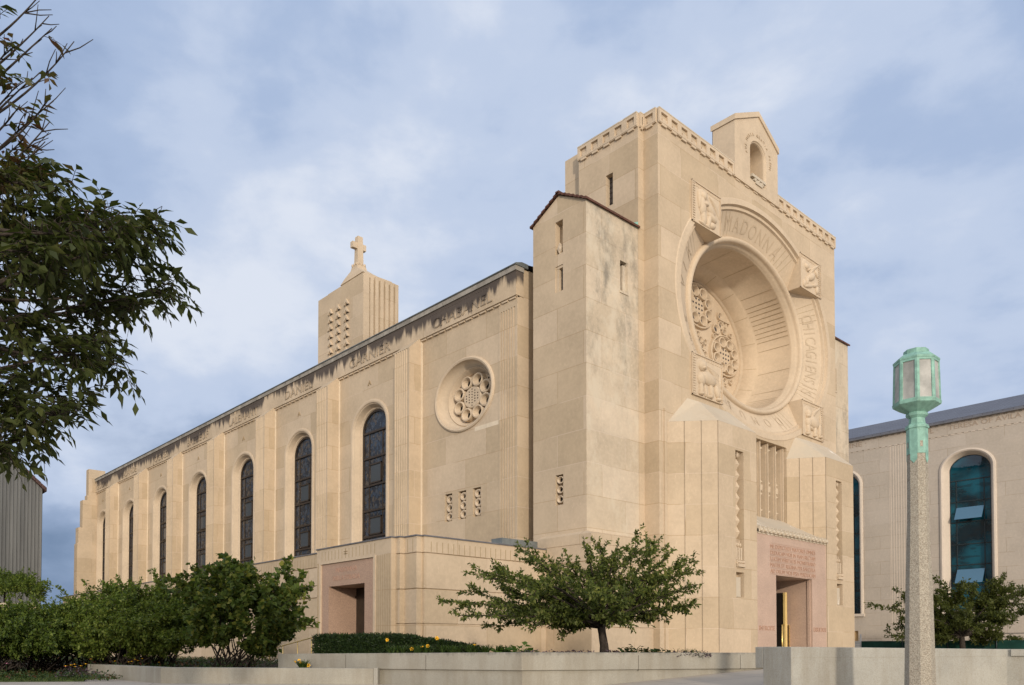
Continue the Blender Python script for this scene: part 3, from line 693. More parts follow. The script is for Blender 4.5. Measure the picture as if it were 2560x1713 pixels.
# ---------------------------------------------------------------- stair turrets
def turret(xa, xb, outer, lichen='limestone_lichen'):
    y0, y1, ez, az = .72, 3.52, 16.62, 17.32; ym = (y0+y1)/2
    fr = side(xa if outer < 0 else xb)
    if outer > 0:
        base = fr; fr = lambda u, z, n: (xb - n, u, z)
    mb = MB(); us = [y0, 1.9, 2.3, y1]; zs = [GZ, 5.42, 6.57, 13.6, 14.6, 15.05, 16.33, ez]
    mb.grid(fr, us, zs, {(1, 1), (1, 3), (1, 5)}); mb.add([fr(y0, ez, 0), fr(y1, ez, 0), fr(ym, az, 0)], [(0, 1, 2)])
    mb.recess(fr, 1.9, 2.3, 15.05, 16.33, 0, .32); mb.recess(fr, 1.9, 2.3, 13.6, 14.6, 0, .22, False); mb.recess(fr, 1.9, 2.3, 5.42, 6.57, 0, .2)
    mb.fbox(fr, 2.14, 2.3, 13.6, 14.55, .04, .22); mb.fbox(fr, 1.9, 2.3, 14.5, 14.6, .03, .2)
    mb.add([(xa, y1, GZ), (xb, y1, GZ), (xb, y1, ez), (xa, y1, ez)], [(0, 1, 2, 3)])
    t = mb.build('stair_turret', M['limestone'], church)
    wf = MB(); FW = front(y0); c0, c1 = (-8.87, -8.47) if outer < 0 else (8.7, 9.1)
    wf.grid(FW, [xa, c0, c1, xb], [4.0, 13.8, 14.97, ez], {(1, 1)}); wf.recess(FW, c0, c1, 13.8, 14.97, 0, .22, False); wf.grid(FW, [xa, xb], [GZ, 4.0])
    wf.fbox(FW, c0 + .2, c1, 13.8, 14.85, .05, .2); wf.fbox(FW, c0 - .04, c1 + .09, 13.7, 13.78, -.03, .03)
    wf.fbox(FW, c1 + .03, c1 + .09, 13.78, 15.0, -.03, .01)
    wf.build('weathered_face', M[lichen], t)
    sg = MB(); sg.fbox(fr, 1.9, 2.14, 13.6, 14.5, .18, .2); sg.fbox(FW, c0, c0 + .2, 13.8, 14.85, .16, .18); sg.build('slit_glazing', M['slit_glass'], t)
    ca = MB(); ca.fprism(fr, [(1.98, 15.3), (2.1, 15.05), (2.22, 15.3), (2.1, 15.5)], .02, .2); ca.ball((2.1, 15.28, .1), (.1, .16, .1), 8, 5, fr)
    for k in range(3):
        zc = 5.64 + k*.37; mould(ca, fr, lambda q: ell(2.1, zc, q, 20), [(.19, .2), (.18, .04), (.15, .03), (.10, .09), (.10, .16)])
    ca.build('slot_carving', M['limestone_carved'], t)
    dg = MB()
    for k in range(3): dg.fprism(fr, ell(2.1, 5.64 + k*.37, .10, 14), .15, .16)
    dg.build('glazing', M['dark_interior'], t)
    ro = MB(); o = .10; xl, xr = (xa - o, xb + .02) if outer < 0 else (xa - .02, xb + o)
    for s_, ya in ((1, y0 - o), (-1, y1 + o)):
        for k in range(7):
            f0, f1 = k/7, (k+1)/7; ya0 = ya + (ym-ya)*f0; ya1 = ya + (ym-ya)*f1
            z0 = ez - .03 + (az+.10-ez)*f0; z1 = ez - .03 + (az+.10-ez)*f1
            ro.add([(xl, ya0, z0+.07), (xr, ya0, z0+.07), (xr, ya1, z1+.02), (xl, ya1, z1+.02), (xl, ya0, z0-.01), (xr, ya0, z0-.01), (xr, ya1, z1-.05), (xl, ya1, z1-.05)], [(0,1,2,3), (0,4,5,1), (0,3,7,4), (1,5,6,2), (4,7,6,5)])
    ro.box(xl, xr, ym - .09, ym + .09, az + .02, az + .14)
    ro.build('turret_roof', M['roof_tile'], t)
    fl = MB(); fl.add([(-7.8 if outer < 0 else 7.94, y0 - .02, ez - .05), (-7.8 if outer < 0 else 7.94, y0 + .3, ez + .25), ((-8.25 if outer < 0 else 8.4), y0 + .0, ez + .02), (-7.8 if outer < 0 else 7.94, y0 - .04, ez + .22)], [(0, 1, 3), (0, 2, 3)]); fl.build('copper_flashing', M['copper_green'], t)
turret(-10.82, -7.76, -1); turret(7.9, 10.56, 1)
pl = MB()
for z0, z1, d in ((GZ, .74, 0), (.78, 3.13, 0), (3.17, 3.80, 0), (3.80, 4.16, -.02), (.72, .80, .04), (3.11, 3.19, .04)):
    pl.box(-11.04 + d, -7.42, .3 + d, 3.1, z0, z1)
pl.add([(-11.04, .3, 4.162), (-7.42, .3, 4.162), (-7.42, .72, 4.30), (-10.82, .72, 4.30), (-11.04, 3.1, 4.162), (-10.82, 3.1, 4.30)], [(0, 1, 2, 3), (0, 3, 5, 4)])
pl.build('plinth', M['limestone'], church)

# ---------------------------------------------------------------- nave
PX, FX, BX = -10.90, -11.02, -11.60       # bay panel, frieze, pilaster planes
PIT, Y0 = 7.26, 3.53
FS = side(PX); EZ = 15.4; YN = 4.33
nv = MB(); ZB = 3.0
def bay_c(k): return Y0 + PIT*(k-1) + 4.36
for k in range(1, 9):
    u0, u1, c = Y0 + PIT*(k-1) + .6, Y0 + PIT*k, bay_c(k)
    if k == 1:
        u0 = YN; c = 7.74; nv.holed(FS, u0, u1, 8.3, 14.3, ell(c, 10.92, 2.0, 64))
        us = [u0, 6.60, 7.12, 7.57, 8.09, 8.53, 9.05, u1]; nv.grid(FS, us, [ZB, 5.55, 6.77, 8.3], {(1, 1), (3, 1), (5, 1)})
        for a in (6.60, 7.57, 8.53): nv.recess(FS, a, a + .52, 5.55, 6.77, 0, .3)
    else: nv.holed(FS, u0, u1, ZB, 14.3, arch(c, 11.02, 1.68, ZB + .01, 24))
yE = Y0 + PIT*8
nv.add([(PX, YN, ZB), (-7.4, YN, ZB), (-7.4, YN, EZ-.1), (PX, YN, EZ-.1)], [(0, 1, 2, 3)])
nv.box(-10.3, 10.3, YN + .3, yE, GZ, 3.0)
nv.add([(10.3, Y0, 3), (10.3, yE, 3), (10.3, yE, EZ), (10.3, Y0, EZ)], [(0, 1, 2, 3)])
nv.box(-10.2, 10.2, YN + .1, YN + .2, 3, EZ); nv.box(-10.2, 10.2, yE - .2, yE - .1, 3, EZ)
nv.build('nave_wall', M['limestone'], church)
rf = MB(); rf.add([(-10.8, YN, 15.5), (-10.8, yE, 15.5), (0, yE, 16.9), (0, YN, 16.9), (10.8, yE, 15.5), (10.8, YN, 15.5)], [(0, 1, 2, 3), (3, 2, 4, 5)]); rf.build('nave_roof', M['flashing'], church)
# frieze carrying the names, dentils, coping, gutter
fz = MB(); fz.box(FX, PX + .3, YN - .03, yE - .9, 14.15, 15.14); [fz.box(FX - .010, FX + .02, Y0 + PIT*k + 2.4 + i*.16, Y0 + PIT*k + 2.47 + i*.16, 14.98, 15.06) for k in range(8) for i in range(26)]; fz.build('frieze', M['limestone_sooty'], church)
dn = MB()
for k in range(1, 9):
    u0, u1 = Y0 + PIT*(k-1) + 1.3, Y0 + PIT*k
    if k == 1: u0 = YN
    n = int((u1-u0)/.46); st = (u1-u0)/n
    dn.box(FX + .06, PX + .1, u0, u1, 14.10, 14.15)
    for i in range(n): dn.box(FX + .03, PX + .1, u0 + st*(i+.15), u0 + st*(i+.85), 14.05, 14.10)
dn.build('dentil_trim', M['limestone_carved'], church)
cg = MB(); cg.box(FX - .05, PX + .3, YN - .06, yE - .9, 15.142, 15.33); cg.build('frieze_coping', M['coping_weathered'], church)
gu = MB(); gu.rings([[(-11.09, y, 15.34), (-11.12, y, 15.37), (-11.09, y, 15.41), (-10.75, y, 15.52), (-10.4, y, 15.52), (-10.4, y, 15.34)] for y in (YN - .09, yE - 1)], True, False, True, True)
gu.build('gutter', M['gutter_metal'], church)
p1_ = MB(); p1_.box(PX - .03, PX + .02, YN - .012, YN + .12, ZB, 14.06); p1_.box(PX - .03, PX + .02, YN + .98, YN + 1.12, ZB, 14.06)
for i in range(5): p1_.box(PX - .03, PX + .02, YN + .22 + i*.155, YN + .22 + i*.155 + .08, ZB, 13.75)
p1_.box(PX - .03, PX + .02, YN + .12, YN + .98, 13.75, 14.06); p1_.build('pilaster', M['limestone'], church)
for k in range(2, 9):                         # fluted pilasters, each with a sloped cap
    y = Y0 + PIT*(k-1); w = 1.22; ztop = 13.66
    pts = [(PX + .2, y), (BX, y)]; nfl = 6
    for i in range(nfl):
        c = y + .12 + (w - .20) * (i + .5) / nfl; h = .052
        pts += [(BX, c - h), (BX + .045, c - h*.4), (BX + .045, c + h*.4), (BX, c + h)]
    pts += [(BX, y + w), (PX + .2, y + w)]
    mb = MB(); mb.prism(pts, ZB, ztop)
    mb.add([(BX, y, ztop + .002), (BX, y + w, ztop + .002), (FX - .003, y + w, 14.2), (FX - .003, y, 14.2), (PX+.2, y, 14.2), (PX+.2, y, ztop)], [(0, 1, 2, 3), (0, 3, 4, 5)])
    p = mb.build('pilaster', M['limestone'], church)
    b2 = MB(); b2.box(PX - .05, PX + .02, y - .07, y, ZB, 14.1); b2.build('mortar_bead', M['limestone_pale'], p)
    sl_ = MB(); sl_.add([(BX - .004, y - .004, ztop - .02), (BX - .004, y + .03, ztop - .02), (FX - .01, y + .03, 14.2), (FX - .01, y - .004, 14.2)], [(0, 1, 2, 3)]); sl_.build('sloped_cap', M['limestone_pale'], p)
NAMES = ['CHABANEL', 'GARNIER', 'DANIEL', 'LALEMANT', 'BREBEUF', 'JOGUES', 'LALANDE', 'GOUPIL']
for k, nm in enumerate(NAMES, 1):
    mb = MB(); c = 7.75 if k == 1 else bay_c(k) - .15
    lettering(mb, side(FX), nm, c, 14.33, .46, -.012, min(4.05, .53*len(nm)), .022, -1)
    mb.build('carved_name', M['sooty_shaded_letter'], church)
ch = MB()
for k in range(2, 9):
    c = bay_c(k); ch.fprism(FS, [(c - .15, 13.12), (c, 13.36), (c + .15, 13.12), (c + .09, 13.12), (c, 13.26), (c - .09, 13.12)], -.03, .02, True)
ch.build('chevron', M['limestone_shadow_joint'], church)

# arched side windows: bay 2 is modelled, the others are copies of it
c2 = bay_c(2); ZS = 11.02
AO = lambda r: arch(c2, ZS, r, ZB + .02, 24)
mb = MB(); mould(mb, FS, AO, [(1.72, .0), (1.71, -.04), (1.62, -.06), (1.52, -.045), (1.49, .0), (1.44, .02)], closed=False)
mould(mb, FS, AO, [(1.44, .02), (1.30, .30)], closed=False)
win = mb.build('arched_window', M['limestone_carved'], church)
mb = MB(); mould(mb, FS, AO, [(1.31, .29), (1.28, .25), (1.22, .27), (1.18, .34), (1.17, .42)], closed=False); mb.build('window_reveal', M['limestone_carved'], win)
mb = MB(); mb.fprism(FS, AO(1.18), .415, .435); mb.build('glass', M['stained_glass'], win)
mb = MB(); mould(mb, FS, AO, [(1.17, .36), (1.17, .345), (1.06, .345), (1.06, .41)], closed=False)
for z in (10.89, 9.60, 8.20, 6.92, 5.60): mb.fbox(FS, c2 - 1.1, c2 + 1.1, z - .05, z + .05, .335, .41)
for d in (.60,): mb.fbox(FS, c2 + d - .025, c2 + d + .025, ZB, 10.89, .37, .41); mb.fbox(FS, c2 - d - .025, c2 - d + .025, ZB, 10.89, .37, .41)
for z0, z1 in ((8.28, 9.28), (5.68, 6.6), (4.2, 5.3)):
    for a, b, c, d in ((-.56, .56, z1-.07, z1), (-.56, .56, z0, z0+.07), (-.56, -.48, z0, z1), (.48, .56, z0, z1)): mb.fbox(FS, c2 + a, c2 + b, c, d, .325, .395)
    mb.fbox(FS, c2 - .5, c2 + .5, z0, z1, .395, .405)
mb.build('frame', M['bronze'], win)
for z0, z1 in ((8.28, 9.28), (5.68, 6.6), (4.2, 5.3)): mb = MB(); mb.fbox(FS, c2 - .48, c2 + .48, z0 + .07, z1 - .07, .375, .39); mb.build('vent_pane', M['vent_glass'], win)
for k in range(1, 7): copy_part(win, church, (0, PIT*k, 0))

# round window and three pierced slots in the first bay
rp = MB(); rp.fbox(FS, 5.35, 7.0, 9.18, 9.36, -.004, .01); rp.build('repair_patch', M['limestone_pale'], church)
CR, CZ = 7.74, 10.92; OW = lambda r: ell(CR, CZ, r, 64)
mb = MB(); mould(mb, FS, OW, [(2.02, 0), (2.0, -.06), (1.93, -.09), (1.84, -.06), (1.82, .01)]); mould(mb, FS, OW, [(1.82, .01), (1.62, .42)], True); mould(mb, FS, OW, [(1.62, .42), (1.56, .38), (1.50, .44), (1.36, .62), (1.36, .75)])
rw = mb.build('round_side_window', M['limestone_carved'], church)
FR = side(PX + .62); tr = MB(); gl = MB(); tr.fprism(FR, ell(CR, CZ, 1.38, 48), .06, .12)
mould(tr, FR, lambda q: ell(CR, CZ, q, 36), [(.60, .06), (.59, -.12), (.54, -.15)]); tr.fprism(FR, ell(CR, CZ, .54, 32), -.15, .06)
for k in range(8):
    a = 2*math.pi*(k+.5)/8; cu, cz = CR + .955*math.cos(a), CZ + Q*.955*math.sin(a)
    mould(tr, FR, lambda q: ell(cu, cz, q, 22), [(.37, .06), (.36, -.17), (.30, -.19), (.265, -.16), (.16, .045)]); gl.fprism(FR, ell(cu, cz, .165, 20), .045, .06)
for k in range(16):
    a = 2*math.pi*k/16; rr = 1.24 if k % 2 == 0 else 1.22; gl.fprism(FR, ell(CR + rr*math.cos(a), CZ + Q*rr*math.sin(a), .05, 8), .045, .06) if k % 2 == 0 else None
for i in range(-2, 3):
    for j in range(-3, 4):
        if i*i*1.0 + j*j*.55 < 5.2: gl.fprism(FR, ell(CR + i*.19, CZ + j*.118 + (.03 if i % 2 else 0), .036, 8), -.156, -.14)
tr.build('tracery', M['limestone_carved'], rw); gl.build('glazing', M['dark_interior'], rw)
for a in (6.60, 7.57, 8.53):
    mb = MB(); dg = MB(); cu = a + .26
    for k in range(3):
        zc = 5.77 + k*.385
        mould(mb, FS, lambda q: ell(cu, zc, q, 22), [(.245, .30), (.24, .09), (.205, .06), (.15, .07), (.11, .14), (.11, .2)])
        dg.fprism(FS, ell(cu, zc, .115, 16), .19, .2)
    sw = mb.build('slot_window', M['limestone_carved'], church); dg.build('glazing', M['dark_interior'], sw)

# far end pier of the nave
ep = MB()
for i, (x0, zt) in enumerate(((-11.60, 16.25), (-11.70, 13.85), (-12.08, 13.36), (-12.41, 10.85), (-12.5, 9.4))): ep.box(x0, -10.2, yE - 1.0 - .03*i, yE - .25 + .02*i, ZB - 4, zt)
ep.build('end_pier', M['limestone'], church)

# ---------------------------------------------------------------- low side aisle with its own doorway
AX, PXE = -16.84, -17.38
plan = [(-11.0, 2.62), (-16.76, 2.62), (-16.76, 2.74), (-17.0, 2.74), (-17.0, 3.42), (-17.2, 3.42), (-17.2, 3.66), (PXE, 3.66), (PXE, 8.66), (AX, 8.66), (AX, 47.0), (-10.9, 47.0)]
def inset(pl, d): return [(x + d if x < -10.95 else x, y + d if y < 8.7 else y - (d if y > 40 else -d*0)) for x, y in pl]
ai = MB()
body = [(-11.0, 2.62), (-16.76, 2.62), (-16.76, 2.74), (-17.0, 2.74), (-17.0, 3.42), (-17.2, 3.42), (-17.2, 3.66), (AX, 3.66), (AX, 47.0), (-10.9, 47.0)]
shrink = [(-11.0, 2.665), (-16.715, 2.665), (-16.715, 2.785), (-16.955, 2.785), (-16.955, 3.465), (-17.155, 3.465), (-17.155, 3.7), (AX + .045, 3.7), (AX + .045, 46.9), (-10.9, 46.9)]
def halves(pl): return ([p for p in pl if p[1] < 5] + [(pl[-2][0], 5.0), (-10.9, 5.0)], [(pl[-2][0], 8.2), pl[-2], pl[-1], (-10.9, 8.2)])
for z0, z1 in ((GZ, .79), (.83, 1.96), (2.0, 3.16), (3.20, 3.73)):
    for h in halves(body): ai.prism(h, z0, z1)
for z0, z1 in ((.78, .84), (1.95, 2.01), (3.15, 3.21)):
    for h in halves(shrink): ai.prism(h, z0, z1)
ai.box(AX + .1, -10.95, 5.0, 8.2, 3.4, 3.72)
aisle = ai.build('side_aisle', M['limestone'], church)
fl = MB()
def flutes(fr, a, b, zc=3.47, h=.25, st=.235):
    n = int((b-a)/st)
    for i in range(n):
        u = a + (i+.5)*(b-a)/n; fl.fbox(fr, u - .012, u + .012, zc - h, zc + h*.75, -.004, .02)
flutes(side(AX), 8.75, 46, 3.42, .2); flutes(front(2.62), -16.6, -11.3, 3.42, .2); flutes(side(-17.0), 2.8, 3.4); flutes(front(2.74), -17.0, -16.78); flutes(side(PXE), 4.55, 8.4, 3.48, .2); flutes(front(3.42), -17.2, -17.0)
fl.build('frieze_flute', M['limestone_shadow_joint'], aisle)
cp = MB(); over = [(-11.0, 2.58), (-16.80, 2.58), (-16.80, 2.70), (-17.04, 2.70), (-17.04, 3.38), (-17.24, 3.38), (-17.24, 3.62), (PXE - .04, 3.62), (PXE - .04, 8.70), (AX - .04, 8.70), (AX - .04, 47.0), (-10.9, 47.0)]
cp.prism(over, 3.732, 3.775); cp.build('coping_strip', M['flashing'], aisle)
sk_ = MB(); sk_.box(-13.2, -11.4, 2.7, 3.3, 3.776, 4.02); sk_.build('roof_vent', M['gutter_metal'], aisle)
# side doorway
FP = side(PXE); pd = MB()
oy0, oy1, oh = 5.40, 7.88, 2.30
pd.grid(FP, [3.66, 4.60, 8.50, 8.66], [GZ, 3.22, 3.73], {(1, 0)})
pd.grid(FP, [4.60, 8.50], [GZ, 3.22], {(0, 0)})
pd.add([(PXE, 8.66, GZ), (AX, 8.66, GZ), (AX, 8.66, 3.73), (PXE, 8.66, 3.73)], [(0, 1, 2, 3)])
pd.add([(PXE, 3.66, GZ), (-17.1, 3.66, GZ), (-17.1, 3.66, 3.73), (PXE, 3.66, 3.73)], [(0, 1, 2, 3)])
portal = pd.build('side_doorway', M['limestone'], church)
stx = MB()
for u in list(np.linspace(3.74, 4.5, 8)) + [8.54, 8.60]: stx.fbox(FP, u - .012, u + .012, GZ, 3.2, -.005, .02)
stx.build('pilaster_flute', M['limestone_shadow_joint'], portal)
gs = MB(); FQ = side(PXE + .06)
gs.grid(FQ, [4.72, oy0, oy1, 8.40], [GZ, oh, 3.16], {(1, 0)}); gs.recess(FQ, oy0, oy1, GZ, oh, 0, 1.25, False); gs.build('granite_surround', M['pink_granite'], portal)
rd = MB(); rd.fbox(FP, 4.60, 4.72, GZ, 3.22, -.03, .1); rd.fbox(FP, 8.40, 8.50, GZ, 3.22, -.0, .1); rd.fbox(FP, 4.72, 8.40, 3.16, 3.22, 0, .1); rd.build('reed_moulding', M['limestone_carved'], portal)
dd = MB(); dd.fbox(FQ, oy0 - .02, oy1 + .02, GZ, oh + .02, 1.2, 1.3); dd.fbox(FQ, oy0 + 1.15, oy0 + 1.2, GZ, 2.0, 1.15, 1.2); dd.fbox(FQ, oy0, oy1, 1.92, 2.0, 1.15, 1.2)
dd.build('side_door', M['bronze'], portal)
it = MB(); lettering(it, FQ, 'MADONNA', 6.64, 2.80, .17, -.004, 1.45, .006, -1); lettering(it, FQ, 'DELLA STRADA', 6.64, 2.50, .17, -.004, 1.85, .006, -1); it.build('inscription_lettering', M['granite_letter'], portal)
cr = MB(); cr.fbox(FP, 6.56, 6.60, 3.42, 3.62, -.01, .02); cr.fbox(FP, 6.45, 6.71, 3.50, 3.53, -.01, .02); cr.fbox(FP, 6.45, 6.71, 3.42, 3.45, -.01, .02); cr.build('small_cross', M['limestone_shadow_joint'], portal)

# ---------------------------------------------------------------- bell tower behind the nave roof
bt = MB(); bx0, bx1, by0, by1, bz = -8.25, -5.77, 20.0, 25.1, 21.35
SB = side(bx0)
bt.box(bx0 + .06, bx1, by0 + .28, by1, 13.5, bz - .12); bt.box(bx0, bx0 + .1, by0 + .3, by1, 13.5, bz - .02)
bt.box(bx0, bx0 + .40, by0 + .0, by0 + .3, 13.5, bz)
bt.box(bx0 - .12, bx1 + .1, by0 - .1, by1 + .15, 13.5, 17.2)
nf = 6
for i in range(nf):
    u = bx0 + .42 + (i + .5) * (bx1 - bx0 - .42)/nf; w = (bx1 - bx0 - .42)/nf*.40
    bt.rings([[(u - w*1.05, by0 + .28, z), (u - w*.8, by0 + .02, z), (u + w*.8, by0 + .02, z), (u + w*1.05, by0 + .28, z)] for z in (13.5, bz - (.0 if i % 2 else .10))], False, False); bt.box(u - w*.8, u + w*.8, by0 + .03, by0 + .3, bz - .3, bz - (.005 if i % 2 else .11))
bt.box(bx0 + .15, bx1 - .15, by0 + .25, by1 - .9, bz - .12, bz + .14)
bt.box(bx0 + .3, bx1 - .3, by0 + .35, by1 - 1.4, bz + .14, bz + .24)
btw = bt.build('bell_tower', M['limestone'], church)
for j, u in enumerate((23.55, 22.68, 21.72)):
    zt = 20.15 + (0, .0, .02)[j]; lv = MB(); lo = MB()
    for k in range(9):
        z = zt - k*.475
        lv.fprism(SB, [(u - .26, z - .16), (u, z + .20), (u + .26, z - .16), (u + .15, z - .16), (u, z + .02), (u - .15, z - .16)], -.12, .02, True)
        lo.fprism(SB, [(u - .14, z - .17), (u, z + .01), (u + .14, z - .17)], -.01, .03)
    lv.build('louvre_column', M['limestone_carved'], btw); lo.build('louvre_opening', M['dark_interior'], btw)
cx_, cy_ = -7.56, 21.6; cs = MB()
cs.rings([[(cx_ + sx*a, cy_ + sy*b, z) for sx, sy in ((-1,-1), (1,-1), (1,1), (-1,1))] for a, b, z in ((.50, 1.25, bz + .24), (.46, .85, 21.85), (.33, .36, 22.2), (.29, .30, 22.45), (.20, .20, 22.48), (.165, .16, 24.2))], True, False, True, True)
cs.box(cx_ - .50, cx_ + .42, cy_ - .13, cy_ + .13, 23.45, 23.80)
for s_ in (-.22, 0, .22): cs.ball((cx_ + s_, cy_ - .29, 22.48), (.07, .07, .10), 8, 5); cs.ball((cx_ - .29, cy_ + s_, 22.48), (.07, .07, .10), 8, 5)
cs.build('cross', M['limestone_carved'], btw)
# ================================================================== GROUND
def ground_z(X, D):
    t = min(max((D - 3) / 10.5, 0), 1); z = -1.6 + .82 * (t*t*(3-2*t))
    s = (X - .19)*.9113 + (D - 15)*.4117
    d = -.4115*(X - 4.22) + .911*(D - 12.2); w = min(max(d/.9, 0), 1)
    if D > 9: z = z + w*(max(z, min(-.852 + .0694*s, -.30)) - z)
    return z
xs = [-400, -200, -100, -60, -40, -25] + list(np.arange(-16, 22.1, 1.0)) + [28, 40, 60, 100, 200, 400]
ds = [-200, -60, -20, -5] + list(np.arange(0, 40.1, 1.0)) + [50, 70, 100, 160, 260, 500]
mb = MB(); nX = len(xs)
mb.add([street(x, d, ground_z(x, d)) for d in ds for x in xs], [(j*nX+i, j*nX+i+1, (j+1)*nX+i+1, (j+1)*nX+i) for j in range(len(ds)-1) for i in range(nX-1)], True)
kind(mb.build('ground', M['pavement']))
def sheet(name, mat, poly, z, thick=0.0):
    m = MB()
    if thick: m.prism(poly, z - thick, z)
    else: m.add([(p[0], p[1], z) for p in poly], [tuple(range(len(poly)))])
    return kind(m.build(name, M[mat]))
plC, plL, plR = np.array((-22.503, -8.179)), np.array((-23.74, -.91)), np.array((-15.2, -10.57))
loR, loC, loL = np.array((-23.271, -4.464)), np.array((-26.462, -.839)), np.array((-26.474, 4.616))
# raised bed behind the upper planter wall, lower bed by the side door, lawn at far left
sheet('planting_bed', 'soil', [plL + (.2, .1), plC + (.25, .2), plR + (.1, .2), (-9.0, -6.5), (-7.4, -1.0), (-7.4, 1.2), (-11.2, 2.0), (-17.6, 2.6), (-18.2, 3.0), (-20.5, 3.2)], -.19, .8)
sheet('planting_bed', 'soil', [loR + (.15, .15), loC + (.12, .12), loL + (.15, 0), (-26.3, 15), (-27.5, 40), (-16.9, 46), (-16.9, 3.0), (-20.5, 3.2), plL + (.1, .1)], -.55, .4)
lawn_edge = [street(-30, 19.4, 0)[:2], street(-12.2, 18.4, 0)[:2], street(-9.9, 18.7, 0)[:2], (-26.5, 4.5), (-26.5, 30), (-60, 30)]
sheet('lawn', 'lawn_ground', lawn_edge, -.735, .2)

# ================================================================== CONCRETE PLANTERS AND WALL
def wall_path(pts, th):
    """offset a plan polyline to its left by th"""
    pts = [np.array(p, float) for p in pts]; out = []
    for i, p in enumerate(pts):
        ns = []
        for a, b in ((i-1, i), (i, i+1)):
            if a < 0 or b >= len(pts): continue
            d = pts[b]-pts[a]; d /= np.linalg.norm(d); ns.append(np.array((-d[1], d[0])))
        n = sum(ns); n /= np.linalg.norm(n); k = th / max(.3, n @ ns[0]); out.append(p + n*k)
    return out
def ribbon(mb, pts, off0, off1, z0, z1s):
    """wall along pts between two offsets; z1s gives the top height at each point"""
    A = wall_path(pts, off0) if off0 else [np.array(p, float) for p in pts]; B = wall_path(pts, off1); n = len(A)
    v = []
    for i in range(n): v += [(*A[i], z0), (*A[i], z1s[i]), (*B[i], z1s[i]), (*B[i], z0)]
    f = []
    for i in range(n-1):
        for a, b in ((0, 1), (1, 2), (2, 3), (3, 0)): f.append((i*4+a, i*4+b, (i+1)*4+b, (i+1)*4+a))
    f += [(0, 3, 2, 1), ((n-1)*4, (n-1)*4+1, (n-1)*4+2, (n-1)*4+3)]
    mb.add(v, f)
up = thing('planter_wall', 'raised concrete planter wall with an overhanging cap, holding the crabapple tree and the clipped hedge', 'planter', (*plC, -.8))
path = [plL, plC, plR]; zt = [-.143, -.082, -.112]
mb = MB(); ribbon(mb, path, 0, .42, 0, [0, 0, 0]) if False else None
def ribbon2(mb, pts, o0, o1, zb, zt_):
    A = wall_path(pts, o0) if abs(o0) > 1e-6 else [np.array(p, float) for p in pts]; B = wall_path(pts, o1); n = len(A); v = []; f = []
    for i in range(n): v += [(*A[i], zb[i]), (*A[i], zt_[i]), (*B[i], zt_[i]), (*B[i], zb[i])]
    for i in range(n-1):
        for a, b in ((0, 1), (1, 2), (2, 3), (3, 0)): f.append((i*4+a, i*4+b, (i+1)*4+b, (i+1)*4+a))
    f += [(0, 3, 2, 1), ((n-1)*4, (n-1)*4+1, (n-1)*4+2, (n-1)*4+3)]; mb.add(v, f)
ribbon2(mb, path, 0, .40, [z - .34 for z in zt], zt); mb.build('planter_cap', M['concrete_stained'], up, bevel=.012)
mb = MB(); ribbon2(mb, path, .055, .36, [-1.2]*3, [z - .342 for z in zt]); mb.build('planter_base', M['concrete_stained'], up)
mb = MB()
for a_, b_, n_ in ((plL, plC, 3), (plC, plR, 3)):
    for k in range(1, n_):
        q = a_ + (b_-a_)*k/n_; e_ = (b_-a_)/np.linalg.norm(b_-a_); ribbon2(mb, [q - e_*.005, q + e_*.005], -.003, .02, [-.45]*2, [-.145]*2)
mb.build('form_joint', M['joint_dark'], up)
lp = thing('planter_wall', 'low concrete planter wall without a cap, in front of the shrubs at lower left', 'planter', (*loC, -.8))
mb = MB(); ribbon2(mb, [loL, loC, loR - (loR-loC)*.012], 0, .32, [-1.2]*3, [-.434, -.430, -.434]); mb.build('planter_wall_body', M['concrete_stained'], lp, bevel=.01)
d = (loR - loC)/np.linalg.norm(loR-loC); nrm = np.array((-d[1], d[0]))
mb = MB(); a = loR - d*.05; ribbon2(mb, [a, a + d*.09], -.01, .30, [-1.2]*2, [-.425]*2); mb.build('end_post', M['concrete'], lp)
P1, P2 = np.array((-21.439, -12.976)), np.array((-16.796, -14.537))
dd_ = (P2-P1)/np.linalg.norm(P2-P1); nb = np.array((-dd_[1], dd_[0]))
P3 = P2 + np.array(street(3.2, -2.2)[:2]) - np.array(street(0, 0)[:2])
rw_ = thing('boundary_wall', 'thick plain concrete wall with a notched end, behind the lamp post', 'wall', (*P1, -.9))
mb = MB(); zz = [.018, -.021, -.021]
ribbon2(mb, [P1, P2, P3], 0, .62, [-1.7]*3, zz); mb.build('wall_body', M['concrete'], rw_, bevel=.012)
mb = MB(); ribbon2(mb, [P1 + dd_*.01, P2 - dd_*.01], -.002, .02, [-.152]*2, [-.146]*2); mb.build('form_joint', M['concrete_stained'], rw_)
mb = MB(); ribbon2(mb, [P1 + dd_*.002, P2 - dd_*.5], .622, .80, [-.32]*2, [.016, -.02]); mb.build('wall_lip', M['concrete'], rw_, bevel=.012)
mb = MB(); ribbon2(mb, [P2 + (P3-P2)*.02, P3], -.05, 0, [-.14]*2, [-.024, -.024]); mb.build('wall_lip', M['concrete'], rw_)

